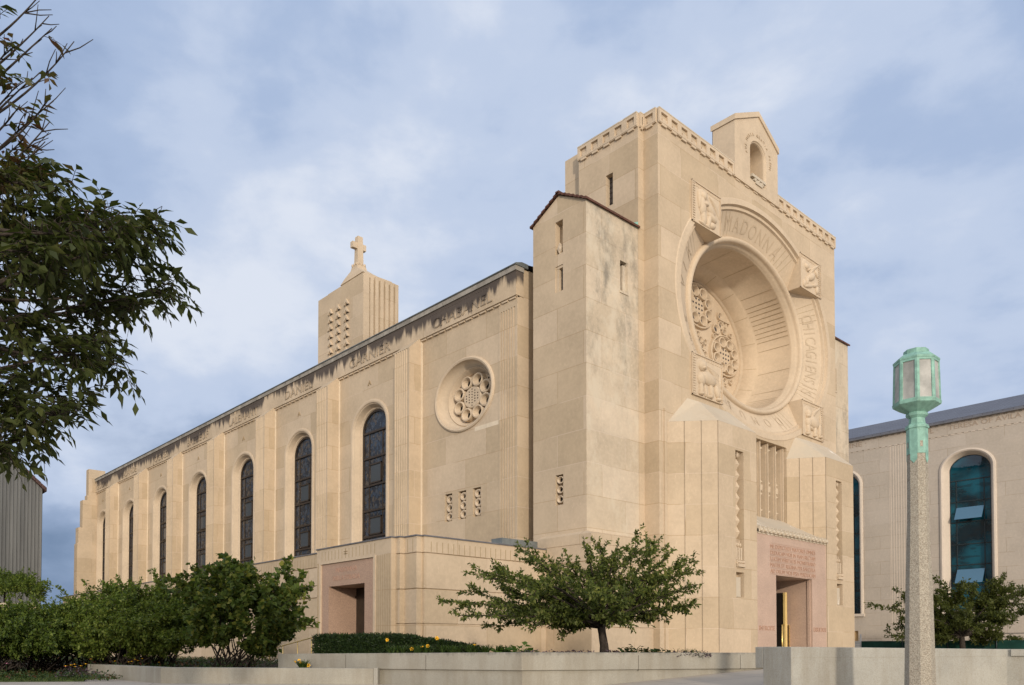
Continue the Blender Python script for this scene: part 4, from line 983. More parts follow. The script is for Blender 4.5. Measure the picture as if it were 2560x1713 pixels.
# ================================================================== LAMP POST
lx, ly, _ = street(5.505, 10.9)
lamp = thing('lamp_post', 'tall lamp post with a pebbled concrete shaft and a pale green eight-sided lantern', 'lamp post', (lx, ly, -1.2))
A8 = math.pi/8; OC = 1/math.cos(A8)
mb = MB(); mb.lathe((lx, ly, 0), [(r*OC, z) for r, z in ((.215, -1.6), (.200, -.9), (.178, -.50), (.153, .85), (.126, 1.73), (.119, 2.55), (.119, 2.85))], 8, A8); mb.build('shaft', M['exposed_aggregate'], lamp)
mb = MB(); V8 = M['verdigris_paint']
mb.lathe((lx, ly, 0), [(r*OC, z) for r, z in ((.124, 2.623), (.124, 2.970), (.136, 2.970), (.138, 2.994), (.128, 3.018), (.098, 3.042), (.088, 3.114), (.124, 3.146), (.130, 3.170), (.118, 3.190))], 8, A8)
for k in range(8):
    a = k*math.pi/4; c, s_ = math.cos(a), math.sin(a); t = (-s_, c); r0, r1 = .1215, .1245; w = .045
    zt_ = 2.526 if k % 2 == 0 else 2.613
    if k % 2 == 0:
        v = [(lx + r*c + t[0]*u, ly + r*s_ + t[1]*u, z) for r in (r0, r1+.002) for u, z in ((-w, 2.633), (-w, 2.546), (0, 2.493), (w, 2.546), (w, 2.633))]
        mb.add(v, [(5, 6, 7, 8, 9), (0, 4, 3, 2, 1)] + [(i, (i+1) % 5, (i+1) % 5 + 5, i+5) for i in range(5)])
col_ = mb.build('collar', V8, lamp)
mb = MB()
for k in range(8):
    if k % 2 == 1:
        a = k*math.pi/4; c, s_ = math.cos(a), math.sin(a); t = (-s_, c)
        mb.add([(lx + .1262*c + t[0]*u, ly + .1262*s_ + t[1]*u, z) for u, z in ((-.018, 2.710), (.018, 2.710), (.018, 2.787), (-.018, 2.787))], [(0, 1, 2, 3)])
mb.build('vent_slot', M['exposed_aggregate'], col_)
lan = MB(); lan.lathe((lx, ly, 0), [(r*OC, z) for r, z in ((.100, 3.182), (.120, 3.193), (.275, 3.282), (.280, 3.310), (.283, 3.321))], 8, A8)
rt_, rb_, z0_, z1_ = .262, .275, 3.310, 3.870
for k in range(8):
    a = A8 + k*math.pi/4; b = A8 + (k+1)*math.pi/4
    pt = lambda an, r, z: Vector((lx + r*OC*math.cos(an), ly + r*OC*math.sin(an), z))
    B0, B1, T0, T1 = pt(a, rb_, z0_), pt(b, rb_, z0_), pt(a, rt_, z1_), pt(b, rt_, z1_)
    for f0, f1 in ((0, .14), (.86, 1)):
        q = [B0.lerp(B1, f0), B0.lerp(B1, f1), T0.lerp(T1, f1), T0.lerp(T1, f0)]; inn = [p + (Vector((lx, ly, p.z)) - p).normalized()*.03 for p in q]
        lan.add(q + inn, [(0, 1, 2, 3), (4, 7, 6, 5), (0, 4, 5, 1), (1, 5, 6, 2), (2, 6, 7, 3), (3, 7, 4, 0)])
    for g0, g1 in ((0, .045), (.955, 1)):
        q = [B0.lerp(T0, g0).lerp(B1.lerp(T1, g0), .14), B0.lerp(T0, g0).lerp(B1.lerp(T1, g0), .86), B0.lerp(T0, g1).lerp(B1.lerp(T1, g1), .86), B0.lerp(T0, g1).lerp(B1.lerp(T1, g1), .14)]
        inn = [p + (Vector((lx, ly, p.z)) - p).normalized()*.03 for p in q]
        lan.add(q + inn, [(0, 1, 2, 3), (4, 7, 6, 5), (0, 4, 5, 1), (1, 5, 6, 2), (2, 6, 7, 3), (3, 7, 4, 0)])
lan.lathe((lx, ly, 0), [(r*OC, z) for r, z in ((.262, 3.870), (.268, 3.881), (.268, 3.902), (.20, 3.965), (.148, 3.981), (.145, 4.044), (.02, 4.060))], 8, A8)
lant = lan.build('lantern', V8, lamp, bevel=.004)
for k in range(8):
    a = A8 + k*math.pi/4; b = A8 + (k+1)*math.pi/4
    p4 = [pt(a, rb_ - .012, z0_ + .01), pt(b, rb_ - .012, z0_ + .01), pt(b, rt_ - .012, z1_), pt(a, rt_ - .012, z1_)]
    c_ = sum(p4, Vector())/4; q = [c_ + (p - c_)*.93 for p in p4]
    nn = ((q[1]-q[0]).cross(q[3]-q[0])).normalized()*.006
    gm = MB(); gm.add([p for p in q] + [p - nn for p in q], [(0, 1, 2, 3), (4, 7, 6, 5), (0, 4, 5, 1), (1, 5, 6, 2), (2, 6, 7, 3), (3, 7, 4, 0)]); gm.build('glass_pane', M['frosted_glass'], lant)
bm_ = MB(); bm_.lathe((lx, ly, 3.321), [(.05, 0), (.06, .05), (.05, .12), (.075, .2), (.08, .28), (.05, .36)], 10); bm_.build('lamp_bulb', M['utility_white'], lant)

# ================================================================== LIBRARY ON THE RIGHT
XL = 26.0; FL = side(XL)
lib = thing('library_building', 'pale limestone library with a slate roof and tall arched blue-green windows, right of the church', 'building', (XL + 8, 6, -.6))
mb = MB(); LP = 8.75; LC = -.25; LZ = 12.0; LE = 15.45
cs_ = [LC + LP*k for k in range(-1, 3)]
for c in cs_: mb.holed(FL, c - LP/2 + .0, c + LP/2, 1.6, 14.46, arch(c, LZ, 1.72, 2.5, 28))
y0_, y1_ = cs_[0] - LP/2, cs_[-1] + LP/2
mb.grid(FL, [y0_, 7.2, 8.0, y1_], [-1.2, .2, 1.25, 1.6], {(1, 1)}); mb.recess(FL, 7.2, 8.0, .2, 1.25, 0, .3)
mb.box(XL - .03, XL + .3, y0_, y1_, 14.47, LE); mb.box(XL + .8, XL + 16, y0_, y0_ + .3, -1.2, LE); mb.box(XL + .8, XL + 16, y1_ - .3, y1_, -1.2, LE)
mb.build('library_wall', M['library_limestone'], lib)
pw_ = MB(); pw_.fbox(FL, 7.2, 8.0, .2, 1.25, .15, .2); pw_.build('boarded_window', M['plywood'], lib)
dn = MB()
for i in range(int((y1_-y0_)/.42)):
    u = y0_ + i*.42; dn.fbox(FL, u, u + .20, 15.14, 15.36, -.05, -.02); dn.fbox(FL, u, u + .26, 14.42, 14.47, -.03, .02)
dn.build('dentil_trim', M['library_trim'], lib)
rf = MB(); rf.add([(XL - .28, y0_, LE + .01), (XL - .28, y1_, LE + .01), (XL + 4.6, y1_, LE + 2.05), (XL + 4.6, y0_, LE + 2.05), (XL - .28, y0_, LE - .12), (XL - .28, y1_, LE - .12), (XL+.3, y1_, LE - .12), (XL+.3, y0_, LE - .12), (XL + 12, y1_, LE + 2.05), (XL + 12, y0_, LE + 2.05)],
    [(0, 1, 2, 3), (0, 4, 5, 1), (4, 7, 6, 5), (3, 2, 8, 9)]); rf.build('library_roof', M['roof_slate'], lib)
gt = MB(); gt.box(XL - .30, XL - .1, y0_, y1_, LE - .20, LE - .121); gt.build('eave_gutter', M['flashing'], lib)
for k in range(-1, 3):
    c = LC + LP*k + LP/2; m2 = MB()
    for i in range(8): u = c - .62 + i*.177; m2.fbox(FL, u - .03, u + .03, 2.6 if False else 1.7, 14.40, -.012, .02)
    for u in (c - .72, c + .72): m2.fbox(FL, u - .015, u + .015, 1.7, 15.1, -.01, .02)
    m2.build('fluted_pilaster', M['library_trim'], lib)
tx = MB()
for t, u in (('\u00b7 BELLARMINE \u00b7', 8.5), ('\u00b7 CANISIUS \u00b7 \u00b7', 3.6), ('\u00b7 TERESA OF AVILA \u00b7', -1.3), ('\u00b7 IGNATIUS \u00b7', -8.0)):
    w = {8: 4.1, 3: 2.2, -1: 4.9, -8: 3.4}[int(u)]
    if u == 3.6: t = 'PAUL \u00b7'; u, w = 2.3, 1.5
    lettering(tx, side(XL - .03), t, u, 14.80, .31, -.006, w, .014, -1)
tx.build('carved_name', M['library_letter'], lib)
def lib_window(c, sashes):
    O = lambda r: arch(c, LZ, r, 2.5, 28); m2 = MB()
    mould(m2, FL, O, [(1.74, 0), (1.72, -.08), (1.60, -.12), (1.50, -.06), (1.46, .02), (1.27, .50), (1.27, .56)], False, False)
    m2.fbox(FL, c - 1.8, c + 1.8, 2.3, 2.5, -.12, .5)
    w = m2.build('arched_window', M['library_trim'], lib)
    g = MB(); g.fprism(FL, O(1.28), .54, .56); g.build('glass', M['library_glass'], w)
    f = MB(); mould(f, FL, O, [(1.27, .53), (1.27, .50), (1.22, .50), (1.22, .54)], False, False)
    for z in (11.35, 9.9, 8.5, 7.0, 5.6, 4.2): f.fbox(FL, c - 1.25, c + 1.25, z - .03, z + .03, .50, .54)
    for u in (c - .85, c + .85): f.fbox(FL, u - .03, u + .03, 2.5, 11.35, .50, .54)
    f.build('frame', M['window_frame_dark'], w)
    for z0, z1, o in sashes:
        s = MB(); s.add([FL(c - .84, z1, .49), FL(c + .84, z1, .49), FL(c + .84, z0 + .1, .49 - o), FL(c - .84, z0 + .1, .49 - o)], [(0, 1, 2, 3)])
        s.add([FL(c - .84, z1, .47), FL(c + .84, z1, .47), FL(c + .84, z0 + .1, .47 - o), FL(c - .84, z0 + .1, .47 - o)], [(0, 1, 2, 3)]); s.build('open_sash', M['sash_glass'], w)
lib_window(LC, [(8.55, 9.5, .5), (4.25, 5.3, .55)]); lib_window(LC + LP, []); lib_window(LC - LP, [])

# ================================================================== RIBBED BUILDING AT FAR LEFT
rb = thing('ribbed_building', 'grey ribbed concrete building with a sloping tile-edged roof, far left beyond the shrubs', 'building', (-19, 62, -.6))
yb = 60.0; xr = -15.42
mb = MB(); zr, slope = 13.8, .93
poly = [(xr, -1), (xr, zr), (xr - 9, zr + 9*slope), (xr - 30, zr + 9*slope), (xr - 30, -1)]
mb.fprism(front(yb), poly, 0, 18, True)
n = 60
for i in range(n):
    u = xr - .12 - i*.27; zt_ = zr + min(9, xr - u)*slope - .03; mb.fbox(front(yb), u - .07, u + .07, -1, zt_ - .05, -.08, .02)
mb.build('ribbed_wall', M['ribbed_concrete'], rb)
mb = MB()
for i in range(22):
    a, b = xr + .25 - i*.44, xr + .25 - (i+.93)*.44; za, zb_ = zr - .22 + (xr + .25 - a)*slope, zr - .22 + (xr + .25 - b)*slope
    mb.fprism(front(yb), [(a, za), (a, za + .34), (b, zb_ + .30), (b, zb_ - .04)], -.35, 18, True)
mb.build('tile_roof', M['tile_edge'], rb)

# ================================================================== SMALL SITE FURNITURE
hr = thing('handrail', 'slim brass handrail rising beside the steps to the side doorway', 'handrail', (-19, 7, -.6))
mb = MB(); mb.tube([(-19, 9.9, -.16), (-19, 9.455, -.075), (-19, 5.808, .389), (-19, 4.7, .389)], .022, 6); mb.build('rail', M['brass'], hr)
for y in (9.3, 8.2, 7.1, 6.1, 5.808, 4.7):
    zr_ = .389 if y <= 5.81 else -.075 + (9.455 - y)/(9.455-5.808)*.464
    mb = MB(); mb.tube([(-19, y, -.8), (-19, y, zr_)], .016, 6); mb.build('post', M['brass'], hr)
stp = thing('door_steps', 'stone steps and landing in front of the side doorway', 'steps', (-18.3, 7.5, -.6))
mb = MB(); mb.box(-18.95, -17.42, 4.5, 8.9, -1.0, -.42)
for i in range(3): mb.box(-18.95, -17.42, 8.9 + i*.36, 9.26 + i*.36, -1.0, -.42 - .13*(i+1)*.5)
mb.build('step_block', M['limestone_grey'], stp)
fx = XL - 8.0
fn = thing('screen_fence', 'low dark green mesh screen fence behind the concrete wall at right', 'fence', (17.0, -2, -.5))
mb = MB(); mb.box(16.98, 17.0, -9.5, 3.0, -.6, .42); mb.build('mesh_panel', M['mesh_screen'], fn)
for y in np.arange(-9.5, 3.1, 2.5):
    mb = MB(); mb.tube([(16.95, y, -.6), (16.95, y, .85)], .03, 6); mb.build('post', M['rail_metal'] if y > 2 else M['window_frame_dark'], fn)
mb = MB(); mb.tube([(16.95, -9.5, .80), (16.95, -2.4, .80)], .02, 5); mb.build('top_wire', M['window_frame_dark'], fn)
rl2 = thing('guard_rail', 'thin grey metal guard rail at the foot of the library wall', 'rail', (20.0, 5, -.5))
mb = MB(); mb.tube([(20, 6.5, .28), (20, 2.6, .30)], .03, 6); mb.tube([(20, 6.5, .08), (20, 2.6, .26)], .025, 6); mb.build('rail', M['rail_metal'], rl2)
mb = MB(); mb.tube([(20, 2.6, -.6), (20, 2.6, .34)], .035, 6); mb.build('post', M['rail_metal'], rl2)
ub = thing('utility_box', 'small white utility box against the library wall beside the church', 'box', (22.5, 6, -.5))
mb = MB(); mb.box(22.2, 23.0, 5.0, 6.4, -.6, .42); mb.build('cabinet', M['utility_white'], ub, bevel=.03)
mb = MB(); mb.box(22.15, 23.05, 4.95, 6.45, .42, .47); mb.build('lid', M['utility_white'], ub, bevel=.01)
lw = thing('garden_wall', 'short stretch of pale stone garden wall behind the shrubs at far left', 'wall', (-24, 33, -.6))
mb = MB(); mb.box(-33, -21.5, 33.0, 33.5, -1, 2.35); mb.build('wall_body', M['limestone'], lw)
mb = MB(); mb.box(-33.1, -21.4, 32.9, 33.6, 2.352, 2.5); mb.build('coping', M['limestone_grey'], lw)
# ================================================================== VEGETATION
def leaf_mesh(name, C, D, U, size, mat, parent, width=.45, tint=None, fold=.25):
    """many single leaves: C centres, D along the leaf, U its face normal (N,3); size (N,)"""
    C = np.asarray(C, float); n = len(C); D = np.asarray(D, float); U = np.asarray(U, float)
    D /= np.linalg.norm(D, axis=1)[:, None] + 1e-9
    S = np.cross(D, U); S /= np.linalg.norm(S, axis=1)[:, None] + 1e-9; U = np.cross(S, D)
    sz = np.asarray(size)[:, None]
    b = C; t = C + D*sz - U*sz*.10; m = C + D*sz*.45
    l = m + S*sz*width*.5 + U*sz*fold*width*.5; r = m - S*sz*width*.5 + U*sz*fold*width*.5
    off = np.array(root_of(parent).location) if parent else 0
    V = np.stack([b, r, t, l], 1).reshape(-1, 3) - off
    me = bpy.data.meshes.new(name); me.vertices.add(n*4); me.vertices.foreach_set('co', V.ravel())
    base = np.arange(n)[:, None]*4
    tri = np.concatenate([base + [0, 1, 2], base + [0, 2, 3]], 1).reshape(-1)
    me.loops.add(n*6); me.loops.foreach_set('vertex_index', tri); me.polygons.add(n*2)
    me.polygons.foreach_set('loop_start', np.arange(0, n*6, 3)); me.polygons.foreach_set('loop_total', np.full(n*2, 3))
    me.update(); a = me.attributes.new('tint', 'FLOAT', 'FACE')
    tv = RNG.random(n) if tint is None else np.clip(tint, 0, 1); a.data.foreach_set('value', np.repeat(tv, 2).astype(np.float32))
    me.materials.append(mat); me.validate()
    o = bpy.data.objects.new(name, me); COL.objects.link(o)
    if parent: o.parent = parent
    return o
def rnd(n): v = RNG.normal(size=(n, 3)); return v / np.linalg.norm(v, axis=1)[:, None]
def bez(p, q, sag=0.0, n=7, wob=.0):
    p, q = np.array(p, float), np.array(q, float); L_ = np.linalg.norm(q-p); mid = (p+q)/2 + RNG.normal(size=3)*wob*L_ + np.array((0, 0, sag*L_))
    t = np.linspace(0, 1, n)[:, None]; return (1-t)**2*p + 2*t*(1-t)*mid + t*t*q
class Plant:
    def __init__(s): s.wood = MB(); s.C = []; s.D = []; s.U = []; s.S = []; s.T = []
    def limb(s, p, q, r0, r1, sag=.0, n=7, wob=.06, seg=6):
        pts = bez(p, q, sag, n, wob); s.wood.tube(pts, list(np.linspace(r0, r1, n)), seg); return pts
    def leaves(s, pts, dens, size, spread, up=.6, droop=.15, t0=0.0, tint=.5, tvar=.35):
        """leaves along a twig polyline"""
        pts = np.asarray(pts); seg = np.diff(pts, axis=0); L_ = np.linalg.norm(seg, axis=1).sum(); n = max(2, int(L_*dens))
        t = t0 + (1-t0)*RNG.random(n); i = np.minimum((t*(len(pts)-1)).astype(int), len(pts)-2); f = t*(len(pts)-1) - i
        c = pts[i] + seg[i]*f[:, None]; d = seg[i]/(np.linalg.norm(seg[i], axis=1)[:, None]+1e-9)
        dd = d*.55 + rnd(n)*.8 + np.array((0, 0, -droop)); dd /= np.linalg.norm(dd, axis=1)[:, None]
        s.C.append(c + rnd(n)*spread*RNG.random(n)[:, None]); s.D.append(dd)
        u = rnd(n)*.75 + np.array((0, 0, up)); s.U.append(u); s.S.append(size*(.65 + .7*RNG.random(n))); s.T.append(np.clip(tint + RNG.normal(size=n)*tvar, 0, 1))
    def build(s, root, bark, leafmat, width, trunk_name='trunk', crown_name='crown', fold=.25):
        s.wood.build(trunk_name, bark, root, fix=False)
        leaf_mesh(crown_name, np.concatenate(s.C), np.concatenate(s.D), np.concatenate(s.U), np.concatenate(s.S), leafmat, root, width, np.concatenate(s.T), fold)
    def count(s): return sum(map(len, s.C))

# ---- crabapple in the raised planter
bx = np.array(street(2.012, 17.5, -.19))
def crab_pt(px, py, dD=0.0): return np.array(at(px, py, 17.5 + dD))
ct = thing('crabapple_tree', 'small wide-spreading crabapple tree with a short dark trunk on the raised planter', 'tree', tuple(bx))
P = Plant(); fork = np.array(at(1503, 1562, 17.5))
P.wood.tube([bx - (0, 0, .1), bx + (fork-bx)*.35 + (.02, 0, 0), bx + (fork-bx)*.75, fork], [.125, .095, .085, .10], 9)
ends = [(1120, 1500, .2), (1150, 1535, -.7), (1185, 1470, .9), (1200, 1420, -.3), (1190, 1395, .8), (1260, 1400, .3), (1330, 1370, -.5), (1305, 1350, .6), (1420, 1372, .3), (1465, 1350, -.6), (1500, 1345, .5), (1545, 1352, -.4), (1600, 1340, .1), (1655, 1338, .5),
        (1680, 1370, -.6), (1715, 1385, .2), (1735, 1400, -.2), (1690, 1440, .7), (1715, 1450, -.5), (1660, 1490, .3), (1710, 1520, -.2), (1640, 1545, .6), (1240, 1565, .5), (1330, 1570, -.6), (1420, 1575, .3), (1560, 1555, -.9), (1385, 1480, 1.7), (1500, 1440, 1.9), (1330, 1500, -1.6), (1480, 1470, -1.8), (1590, 1440, 1.5), (1600, 1470, -1.6), (1420, 1420, -1.2), (1270, 1480, 1.3), (1390, 1440, .2), (1540, 1400, .3), (1480, 1420, .5), (1330, 1440, .0), (1440, 1510, .2), (1580, 1500, .4), (1250, 1530, 0.1), (1390, 1530, -.3), (1620, 1420, -.2)]
for px, py, dd0 in ends:
    e = crab_pt(1503 + (px-1503)*(1.0 if px < 1503 else .94), py + (24 if py < 1460 else 4), dd0*1.25); pts = P.limb(fork + RNG.normal(size=3)*.03, e, .038, .007, .10 if py > 1480 else -.02, 9, .10, 5)
    for j in range(15):
        t = RNG.uniform(.26, .98); k = min(int(t*8), 7); b0 = pts[k] + (pts[k+1]-pts[k])*(t*8-k); dr = (e-fork)/np.linalg.norm(e-fork)
        L_ = RNG.uniform(.28, .62)*(1.15 - .4*t); q = b0 + (dr*.55 + rnd(1)[0]*np.array((.95, .95, .42)) + (0, 0, .10))*L_
        tw_ = P.limb(b0, q, .008, .003, .05, 4, .08, 4); P.leaves(tw_, 72, .088, .05, .75, .08, .1, .45)
        if RNG.random() < .5:
            q2 = q + (dr*.3 + rnd(1)[0]*.6 + (0, 0, .1))*.25; P.leaves(bez(b0*.3+q*.7, q2, 0, 4), 80, .09, .04, .5, .1, 0, .5)
    P.leaves(pts[-4:], 90, .09, .06, .5, .1, 0, .5)
    q = e + (e-fork)/np.linalg.norm(e-fork)*.20 + (0, 0, .05); tw_ = P.limb(e, q, .008, .002, 0, 4, .1, 4); P.leaves(tw_, 80, .08, .03, .5, .1, 0, .55)
P.build(ct, M['bark'], M['crab_leaf'], .5); print('crab leaves', P.count())

# ---- multi-stemmed shrubs along the aisle wall
def shrub(root, base, ends, nst, size, dens, leafmat, tint=.45, sub=10, bark='bark', under=.0, width=.62):
    P = Plant(); base = np.array(base, float)
    cen = np.mean([e for e in ends], axis=0)
    for e in ends:
        e = np.array(e, float); st = base + (e-base)*np.array((.14, .14, 0)) + np.array((RNG.uniform(-.45, .45), RNG.uniform(-.45, .45), -.15)); low = base + (e-base)*np.array((.55, .55, .42)) + RNG.normal(size=3)*.10
        P.limb(st, low, .021, .013, 0, 4, .08, 5); pts = P.limb(low, e, .013, .004, .05, 6, .08, 5)
        for j in range(sub):
            t = RNG.uniform(.25, 1.0); k = min(int(t*5), 4); b0 = pts[k] + (pts[k+1]-pts[k])*(t*5-k); out = (e-base); out = out/np.linalg.norm(out)
            L_ = RNG.uniform(.35, .85); q = b0 + (out*.45 + rnd(1)[0]*.75*np.array((1, 1, .55)) + (0, 0, .08))*L_
            tw_ = P.limb(b0, q, .009, .003, .03, 4, .08, 4); P.leaves(tw_, dens, size, .07, .85, .12, .0, tint)
        P.leaves(pts[-3:], dens*1.3, size, .10, .85, .1, 0, tint + .1)
    P.build(root, M[bark], M[leafmat], width, 'stem', 'foliage'); print(root.name, P.count())
def px_ends(lst, D): return [at(px, py, D + d) for px, py, d in lst]
big = [(600, 1378, .3), (540, 1385, -.4), (650, 1400, .6), (700, 1420, -.3), (745, 1412, .3), (765, 1440, -.2), (720, 1470, .8), (765, 1500, .1), (750, 1530, -.6), (710, 1560, .4), (480, 1400, .5), (450, 1430, -.5), (560, 1430, 1.1), (620, 1450, -1.1), (520, 1470, -1.2), (680, 1500, -1.0), (600, 1510, -1.3), (560, 1550, -1.1), (640, 1560, -.9), (700, 1535, 0), (470, 1500, -.8), (500, 1440, 0), (580, 1410, -.6), (660, 1440, 0), (620, 1400, 1.0), (730, 1440, .8), (500, 1560, -.7), (660, 1590, -.6), (690, 1580, .5), (540, 1510, .6), (610, 1470, .3), (460, 1470, .4)]
r1 = thing('multi_stem_shrub', 'large broad-leaved shrub with open branching, nearest the side doorway', 'shrub', at(580, 1662, 20.5))
shrub(r1, at(575, 1660, 20.5), px_ends([(580 + (x-580)*.86, y + 30, d) for x, y, d in big], 20.5), 12, .135, 62, 'broad_leaf', .45, 13, width=.75)
SH = [('rounded green shrub touching the large broad-leaved shrub in the row along the aisle', 385, 1440, 23.5, 120, 1660), ('yellow-tinged green shrub in the middle of the row along the aisle', 255, 1470, 24.0, 120, 1664),
      ('dense green shrub left of the yellow-tinged one in the row along the aisle', 120, 1494, 23.0, 125, 1662), ('darkest shrub of the row, cut off by the left edge of the photo', -10, 1512, 22.0, 125, 1664), ('low pale-topped shrub tucked in front of the row, under the yellow-tinged one', 320, 1508, 22.4, 105, 1664)]
for i, (lab, px, top, D, hw, by) in enumerate(SH):
    r = thing('multi_stem_shrub', lab, 'shrub', at(px, by, D), 'multi-stemmed shrubs along the side aisle')
    es = []
    for k in range(54):
        a = RNG.uniform(-1, 1); b = RNG.uniform(-1, 1); h = (1 - .42*a*a - .38*b*b); y = top + 14 + (1-h)*105 + RNG.uniform(0, 1)**1.6*100
        es.append((px + a*hw*1.2, min(y, 1612), b*1.6))
    shrub(r, at(px, by, D), px_ends(es, D), 12, .085, 120, 'shrub_leaf', (.42, .62, .45, .30, .68)[i], 15, width=.58)
tb = thing('clipped_shrub', 'rounded clipped shrub above the garden wall in front of the ribbed building', 'shrub', at(10, 1500, 58))
P = Plant()
for k in range(420):
    a, b = RNG.uniform(-1, 1, 2); h = max(0, 1 - .75*a*a - .5*b*b)**.5
    c = np.array(at(10 + a*95, 1500 - h*66*RNG.uniform(.55, 1), 58 + b*3)); P.leaves(bez(c, c + rnd(1)[0]*.7, 0, 3), 38, .19, .25, .8, .1, 0, .4)
P.wood.tube([at(10, 1530, 58), at(10, 1480, 58)], [.12, .06], 6); P.build(tb, M['bark'], M['shrub_leaf'], .55, 'stem', 'foliage')

# ---- young tree in front of the library
rt0 = np.array((15.2, -5.0, -.5)); Dr = 44.0
rt_t = thing('shade_tree', 'young spreading green tree in front of the library, right of the lamp post', 'tree', tuple(rt0 + 0))
P = Plant(); tb0 = np.array(at(2407, 1640, Dr)); fk = np.array(at(2405, 1592, Dr)); P.wood.tube([tb0, fk], [.17, .13], 7)
re = [(2215, 1590, 0), (2235, 1560, .8), (2225, 1520, -.8), (2260, 1500, .5), (2270, 1490, -.5), (2300, 1500, .9), (2340, 1490, -.8), (2370, 1470, .3), (2395, 1462, -.4), (2430, 1468, .7), (2465, 1458, .2), (2505, 1457, 0), (2530, 1455, -.3), (2545, 1485, .6), (2565, 1495, -.6), (2580, 1480, .4), (2560, 1530, .2), (2530, 1560, -.7), (2470, 1590, .6), (2330, 1600, -.4), (2280, 1600, .4), (2350, 1540, 1.8), (2420, 1520, -1.8), (2480, 1520, 1.6), (2300, 1540, -1.6), (2400, 1560, .3), (2450, 1540, 0), (2330, 1520, .2), (2380, 1510, 0), (2500, 1540, -1.0), (2240, 1600, -1.), (2300, 1585, .5), (2350, 1606, -.8), (2450, 1602, .5), (2505, 1592, -.3), (2545, 1602, .4), (2275, 1560, .2), (2380, 1590, 1.0), (2440, 1575, -1.2), (2330, 1570, -.3), (2500, 1510, .3)]
for px, py, d0 in re:
    e = np.array(at(px, py, Dr + d0*1.6)); pts = P.limb(fk, e, .045, .010, .10, 8, .10, 4); out = (e-fk)/np.linalg.norm(e-fk)
    for j in range(10):
        t = RNG.uniform(.35, 1); k = min(int(t*7), 6); b0 = pts[k] + (pts[k+1]-pts[k])*(t*7-k); q = b0 + (out*.5 + rnd(1)[0]*.8*np.array((1, 1, .6)) + (0, 0, .1))*RNG.uniform(.5, 1.2)
        P.leaves(bez(b0, q, 0, 4), 95, .17, .18, .9, .05, 0, .5)
    P.leaves(pts[-2:], 60, .15, .2, .9, 0, 0, .6)
rt_t.location = tuple(tb0); P.build(rt_t, M['bark'], M['locust_leaf'], .5); print('tree', P.count())

# ---- ash tree overhanging from the left
ab = np.array(street(-5.3, 6.9, -1.1))
at_t = thing('ash_tree', 'dark overhanging ash tree with drooping leaf sprays and bare upper twigs, at the left edge', 'tree', tuple(ab))
P = Plant(); A = lambda px, py, D: np.array(at(px, py, D))
tr_pts = [ab, ab + (0.05, .05, 2.0), np.array(street(-5.2, 6.9, 4.0)), np.array(street(-5.05, 6.9, 6.0))]
tr_pts += [np.array(street(-5.0, 6.95, 7.4)), np.array(street(-4.9, 6.9, 8.6))]; P.wood.tube(tr_pts, [.19, .16, .12, .065, .03, .008], 9)
def spray(b0, dr, n, ln, tint):
    """pinnate leaf: paired leaflets along a drooping stalk"""
    dr = dr/np.linalg.norm(dr); q = b0 + dr*ln + np.array((0, 0, -.35*ln)); pts = bez(b0, q, .12, 5)
    P.wood.tube(pts, [.003]*4 + [.0015], 3); side_ = np.cross(dr, (0, 0, 1)); side_ /= np.linalg.norm(side_) + 1e-6
    for k in range(n):
        t = .25 + .75*k/(n-1); i = min(int(t*4), 3); c = pts[i] + (pts[i+1]-pts[i])*(t*4-i)
        for sg in ((-1, 1) if k < n-1 else (0,)):
            d = dr*.6 + side_*sg*.9 + np.array((0, 0, -.45)) + RNG.normal(size=3)*.16
            P.C.append(c[None]); P.D.append(d[None]); P.U.append((np.array((0, 0, 1.)) + RNG.normal(size=3)*.45)[None]); P.S.append(np.array([RNG.uniform(.07, .15)])); P.T.append(np.array([np.clip(tint + RNG.normal()*.16, 0, 1)]))
AE = [(432, 706, 7.2, .4), (405, 728, 7.0, .6), (385, 570, 6.8, .6), (372, 610, 7.0, .7), (285, 905, 6.9, .6), (195, 1020, 6.6, .6), (323, 575, 6.6, 1), (298, 558, 7.0, .8), (308, 620, 7.2, 1), (258, 563, 6.2, 1), (248, 620, 6.6, 1), (383, 712, 7.2, .35), (333, 735, 6.9, .8), (298, 770, 7.4, 1), (248, 840, 6.7, 1), (228, 890, 7.1, .9), (188, 880, 6.4, 1), (218, 790, 7.2, .9), (258, 720, 7.0, .7), (143, 998, 6.7, 1), (138, 1038, 6.3, .7), (88, 1068, 6.8, 1), (38, 1098, 6.4, 1), (-12, 1118, 6.2, .8), (168, 528, 6.9, 1), (128, 458, 6.4, .8), (158, 570, 6.0, 1), (88, 538, 7.3, 1), (68, 620, 5.9, 1), (178, 640, 7.2, 1), (118, 690, 6.4, 1), (38, 498, 6.8, 1), (8, 720, 6.9, 1), (48, 800, 6.2, 1), (78, 880, 7.0, 1), (8, 960, 6.3, 1), (-2, 580, 7.2, 1), (68, 448, 7.1, .7), (8, 438, 6.5, .7), (-22, 850, 7.3, 1), (128, 620, 7.6, 1), (68, 700, 7.5, 1), (28, 620, 7.7, 1), (8, 1038, 6.9, 1), (68, 970, 7.0, .7), (208, 590, 7.5, 1)]
